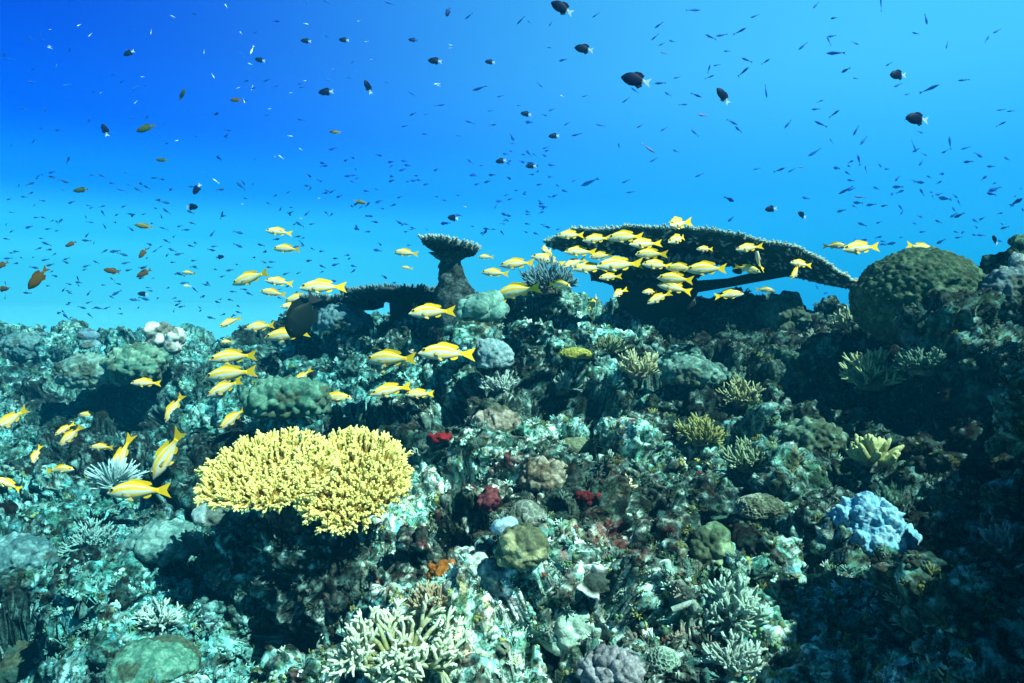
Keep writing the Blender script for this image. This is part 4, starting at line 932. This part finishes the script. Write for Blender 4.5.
for p_, a in [
 (D_BROWN,(38,278,28,l,-52,10,'largest orange-brown fish, tilted head down by the left edge')),
 (D_GOLD,(144,226,18,l,8,5,'golden fish crossing the blue at left above the far reef')),
 (D_OLIVE,(81,190,15,l,-8,5,'olive fish in the blue at left, nose slightly down')),
 (D_OLIVE,(146,128,19,l,-24,10,'olive slim pair-like fish in the upper left blue')),
 (D_OLIVE,(162,160,11,l,0,10,'small olive fish below the upper olive one')),
 (D_OLIVE,(182,95,13,r,55,20,'dark olive fish climbing in the upper left blue')),
 (D_GOLD,(360,202,13,r,-14,5,'small golden fish left of the damselfish pair above the ridge')),
 (D_GOLD,(335,132,12,l,2,5,'small golden fish in midwater above the sandy gap')),
 (D_BROWN,(236,100,11,l,-4,10,'small brown fish below the pale glinting fish')),
 (D_BROWN,(112,271,15,l,10,15,'small brown fish low over the far reef, right of the largest orange-brown one')),
 (D_BROWN,(143,253,12,l,-55,20,'small brown fish pointing down above the far reef')),
 (D_BROWN,(144,273,16,l,-30,10,'dark brown fish nosing down above the white coral pair')),
 (D_BROWN,(2,265,14,l,-30,10,'brown fish cut by the left edge, upper one')),
 (D_BROWN,(3,289,14,r,6,10,'brown fish cut by the left edge, lower one')),
 (D_BROWN,(71,244,11,l,-28,15,'small dark brown fish between the olive one and the far reef'))]:
    put(p_, 'reef_fish', *a[:6], .10, a[6], group=BG, Ymax=5)

# --- dark surgeonfish
def sg(V, rel, t): return np.tile((.004, .013, .015), (len(V), 1)).astype(float)
SG = {'body': (body_mesh('surgeon_body', ([0, .05, .15, .35, .6, .8, .93, 1], [0, .10, .20, .27, .26, .17, .06, .04]), ([0, .05, .15, .35, .6, .8, .93, 1], [-.04, -.12, -.20, -.26, -.25, -.16, -.06, -.04]), ([0, .1, .35, .7, .95, 1], [.02, .06, .085, .06, .018, .015]), sg, 0), M_fish),
      'tail_fin': (fin_mesh('surgeon_tail', [(-.29, 0), (-.32, .06), (-.5, .19), (-.43, 0), (-.5, -.19), (-.32, -.06)], 0, (.02, .025, .035), (.03, .04, .05)), M_fin),
      'dorsal_fin': (fin_mesh('surgeon_dorsal', [(.3, .19), (.15, .30), (-.1, .32), (-.24, .24), (-.2, .12), (.05, .22)], 0, (.004, .013, .015), (.004, .013, .015)), M_fin),
      'anal_fin': (fin_mesh('surgeon_anal', [(.12, -.2), (-.05, -.31), (-.24, -.24), (-.2, -.1), (0, -.2)], 0, (.004, .013, .015), (.004, .013, .015)), M_fin)}
for s in (1, -1): SG[('eye', s)] = (eye_mesh(.40, s * .055, .05, .026, (.03, .03, .03), 0), M_fin)
put(SG, 'surgeonfish', 303, 315, 40, l, -58, 38, .17, 'dark brown oval surgeonfish tilted head down among the yellow snappers', group=None, Ymax=3.1)

# --- the far crowd of little fish: one mesh each
def tiny(col, tail, depth, w=.05):
    col = np.array(col); tail = np.array(tail)
    n = 11; t = np.linspace(0, 1, n); hgt = depth * np.interp(t, [0, .15, .4, .7, 1], [.05, .55, 1, .6, .16]); x = .5 - .8 * t
    a = np.arange(8) / 8 * 2 * math.pi
    V = np.stack([np.repeat(x[:, None], 8, 1), w * np.interp(t, [0, .3, 1], [.2, 1, .15])[:, None] * np.sin(a), hgt[:, None] * np.cos(a)], -1).reshape(-1, 3)
    g = np.arange(n * 8).reshape(n, 8); h = np.roll(g, -1, 1); F4 = np.stack([g[:-1], h[:-1], h[1:], g[1:]], -1).reshape(-1, 4)
    m = len(V); T = np.array([(-.28, .01, .0), (-.28, -.01, 0), (-.5, .004, depth * .9), (-.5, -.004, depth * .9), (-.42, .004, 0), (-.42, -.004, 0), (-.5, .004, -depth * .9), (-.5, -.004, -depth * .9)])
    F3 = np.array([(0, 2, 4), (0, 4, 6), (1, 5, 3), (1, 7, 5), (0, 1, 3), (0, 3, 2), (0, 7, 1), (0, 6, 7), (2, 3, 5), (2, 5, 4), (4, 5, 7), (4, 7, 6)]) + m
    cap = np.array([(h[0][i], g[0][i], 0) for i in range(1, 7)])
    me = mesh('little_fish', np.concatenate([V, T]), [F4, F3, cap], np.concatenate([np.tile(col, (m, 1)), np.tile(tail, (8, 1))])); me.materials.append(M_fish); return me
TB = tiny((.006, .06, .42), (.02, .10, .5), .17); TS = tiny((.012, .10, .50), (.02, .12, .55), .10); TW = tiny((.75, .82, .85), (.7, .8, .85), .09); TK = tiny((.01, .06, .22), (.02, .08, .25), .15)
TP = tiny((.14, .16, .42), (.16, .2, .5), .09)
KIND = {'b': (TB, 'little deep blue damselfish hovering in the open water', 'little blue damselfish'),
        's': (TS, 'slender blue fish hanging in the bright open water', 'slender blue fish'),
        'w': (TW, 'tiny silver-white fish glinting in the open water', 'glinting silver fish'),
        'k': (TK, 'tiny dark fish silhouetted over the pale sand', 'dark specks of fish over the sand'),
        'p': (TP, 'slim mauve fish hanging in the bright open water', 'slim mauve fish')}
LITTLE = []
def little(kind, px, py, lpx, pitch=None, yaw=None, face=None):
    Y = rng.uniform(4, 7) if py < 140 else rng.uniform(4, 12)
    yaw = rng.uniform(-50, 50) if yaw is None else yaw; pitch = rng.normal(0, 22) if pitch is None else pitch
    face = (l if rng.random() < .7 else r) if face is None else face
    L = lpx * Y / F / max(.5, math.cos(R(yaw)))
    LITTLE.append((lpx, kind, frame(px, py, Y, face, pitch, yaw, rng.uniform(-15, 15)) @ Matrix.Scale(L, 4)))
# ones that can be picked out
for a in [('s',156,250,7),('b',41,36,8,60),('b',30,38,7,45),('b',4,55,9,70),('b',31,82,6),('b',70,49,6),('s',195,14,9),('w',226,6,9,45),('w',90,35,7,-50),('w',151,32,8,-80),('w',241,33,8,40),('w',252,50,10,-70),('w',213,76,8,-60),
 ('w',252,88,8,-75),('w',291,93,7,10),('w',244,101,7,-60),('w',281,157,8,35),('w',216,181,8,30),('w',290,136,7),('w',204,52,6,-80),('s',246,81,8),('b',276,21,8,0),('s',328,2,9,20),('s',307,3,8,70),('b',58,130,7),('b',46,111,7,70),('b',33,142,7),('b',68,160,9,20),
 ('b',52,172,7),('b',89,121,7,70),('b',133,215,9),('b',60,221,8,30),('b',29,227,9),('b',216,114,8,0),('s',267,80,9,-12),('s',268,115,8,0),('b',219,158,9,30),('b',325,193,7,0),('s',135,88,7),('b',103,213,7,60),
 ('s',480,88,16,-14),('s',440,105,11,15),('s',470,122,10,5),('s',413,114,8,-10),('s',405,126,8,0),('b',425,134,6),('w',437,84,9,-15),('w',562,96,6),('s',390,3,10,0),('s',469,16,9,-10),('s',521,20,10,-30),('b',563,60,8,0),('s',596,15,8,-20),('s',655,37,8,-28),('s',662,44,8,-25),('s',672,41,8,-10),('s',659,25,9,-25),
 ('p',664,53,8,5),('s',668,94,9,0),('s',626,100,9,-30),('s',585,96,7),('p',648,148,18,-32),('s',664,129,9,-30),('p',640,126,6),('b',619,146,6,80),('s',676,151,9,0),('b',529,122,8,-10),('b',512,137,9,-60),('b',565,191,8,20),('s',575,180,9,-25),('s',590,182,18,-12),('s',631,192,10,-5),
 ('s',693,10,16,5),('s',755,16,10,-20),('s',711,37,13,25),('s',722,35,13,-12),('s',727,51,9,-10),('s',747,60,12,28),('s',709,69,10,75),('s',717,65,8,-8),('s',832,36,12,-15),('s',829,41,11,65),('s',836,53,15,14),('s',803,46,12,-40),('s',855,43,10,-10),('s',816,5,11,-45),('s',881,4,12,85),
 ('b',926,19,9,-50),('s',947,45,9,-75),('s',987,39,12,40),('s',997,31,10,-30),('b',834,18,6,0),('b',846,70,7),('s',889,64,8,-30),('s',929,89,13,12),('s',898,85,12,-25),('s',910,117,13,-30),('s',964,80,9),('b',964,80,6),('s',696,95,12,-25),('p',703,115,14,-10),('s',732,122,13,-30),('s',695,133,11,40),('s',766,91,11,-75),('s',821,124,14,30),('s',788,124,11,-50),
 ('s',816,109,12,-10),('s',815,152,16,-32),('s',864,140,14,-48),('s',914,146,13,-55),('s',950,143,14,85),('s',859,160,10,80),('b',837,168,10,0),('s',792,170,9,-30),('p',802,167,9,-5),('b',849,166,6),('s',1001,124,8,25),('s',1011,111,8),('s',846,190,13,-25),('p',860,197,12,5),('b',887,169,7),('b',921,163,8,-50),('b',939,194,9,-15),('b',922,192,9,60),('b',995,189,13,-20),('b',984,178,8,40),('b',955,196,8,-30),('b',1016,202,10,30),('b',806,198,9,10),('b',729,199,10,-30),('b',731,219,8,-40)]:
    little(a[0], a[1], a[2], a[3] * (.7 if a[0] == 'w' else .95), a[4] if len(a) > 4 else None)
# the rest of the drifting clouds of fish
def cloud(kind, n, x0, x1, y0, y1, s0, s1, pw=1.0, ceil=None):
    c = 0
    while c < n:
        x = rng.uniform(x0, x1); y = y1 - (y1 - y0) * rng.random() ** pw
        if ceil and y > ceil(x): continue
        little(kind, x, y, rng.uniform(s0, s1)); c += 1
cloud('k', 230, 5, 330, 175, 325, 4, 8, 1.3, lambda x: 318 if x < 240 else 300)
cloud('b', 120, 320, 560, 140, 285, 4, 8, 1.2, lambda x: 285 if x < 420 else 235)
cloud('b', 70, 840, 1024, 150, 262, 5, 9, 1.3, lambda x: 245)
cloud('s', 90, 10, 560, 20, 230, 4, 8, 1.1)
cloud('s', 30, 560, 1024, 20, 210, 6, 11, .8)
cloud('w', 30, 5, 500, 10, 250, 2.5, 4.5, .9)
cloud('b', 7, 808, 850, 285, 322, 5, 8, 1)

LITTLE.sort(key=lambda q: -q[0])
for _, kind, M in LITTLE[:295]:
    me, lab, grp = KIND[kind]
    o = link('little_fish', me, None); tag(o, lab, 'fish', grp); o.matrix_world = M
B = Batch()
for _, kind, M in LITTLE[295:]:                                     # the smallest specks of the shoal
    me = KIND[kind][0]; V = np.empty(len(me.vertices) * 3, f32); me.vertices.foreach_get('co', V); A_ = np.array(M)
    cl = np.empty(len(me.vertices) * 4, f32); me.attributes['Col'].data.foreach_get('color', cl)
    me.calc_loop_triangles(); T = np.array([t_.vertices[:] for t_ in me.loop_triangles])
    B.add(V.reshape(-1, 3) @ A_[:3, :3].T + A_[:3, 3], None, T, cl.reshape(-1, 4)[:, :3])
o = B.build('distant_shoal', M_fish); o['kind'] = 'stuff'
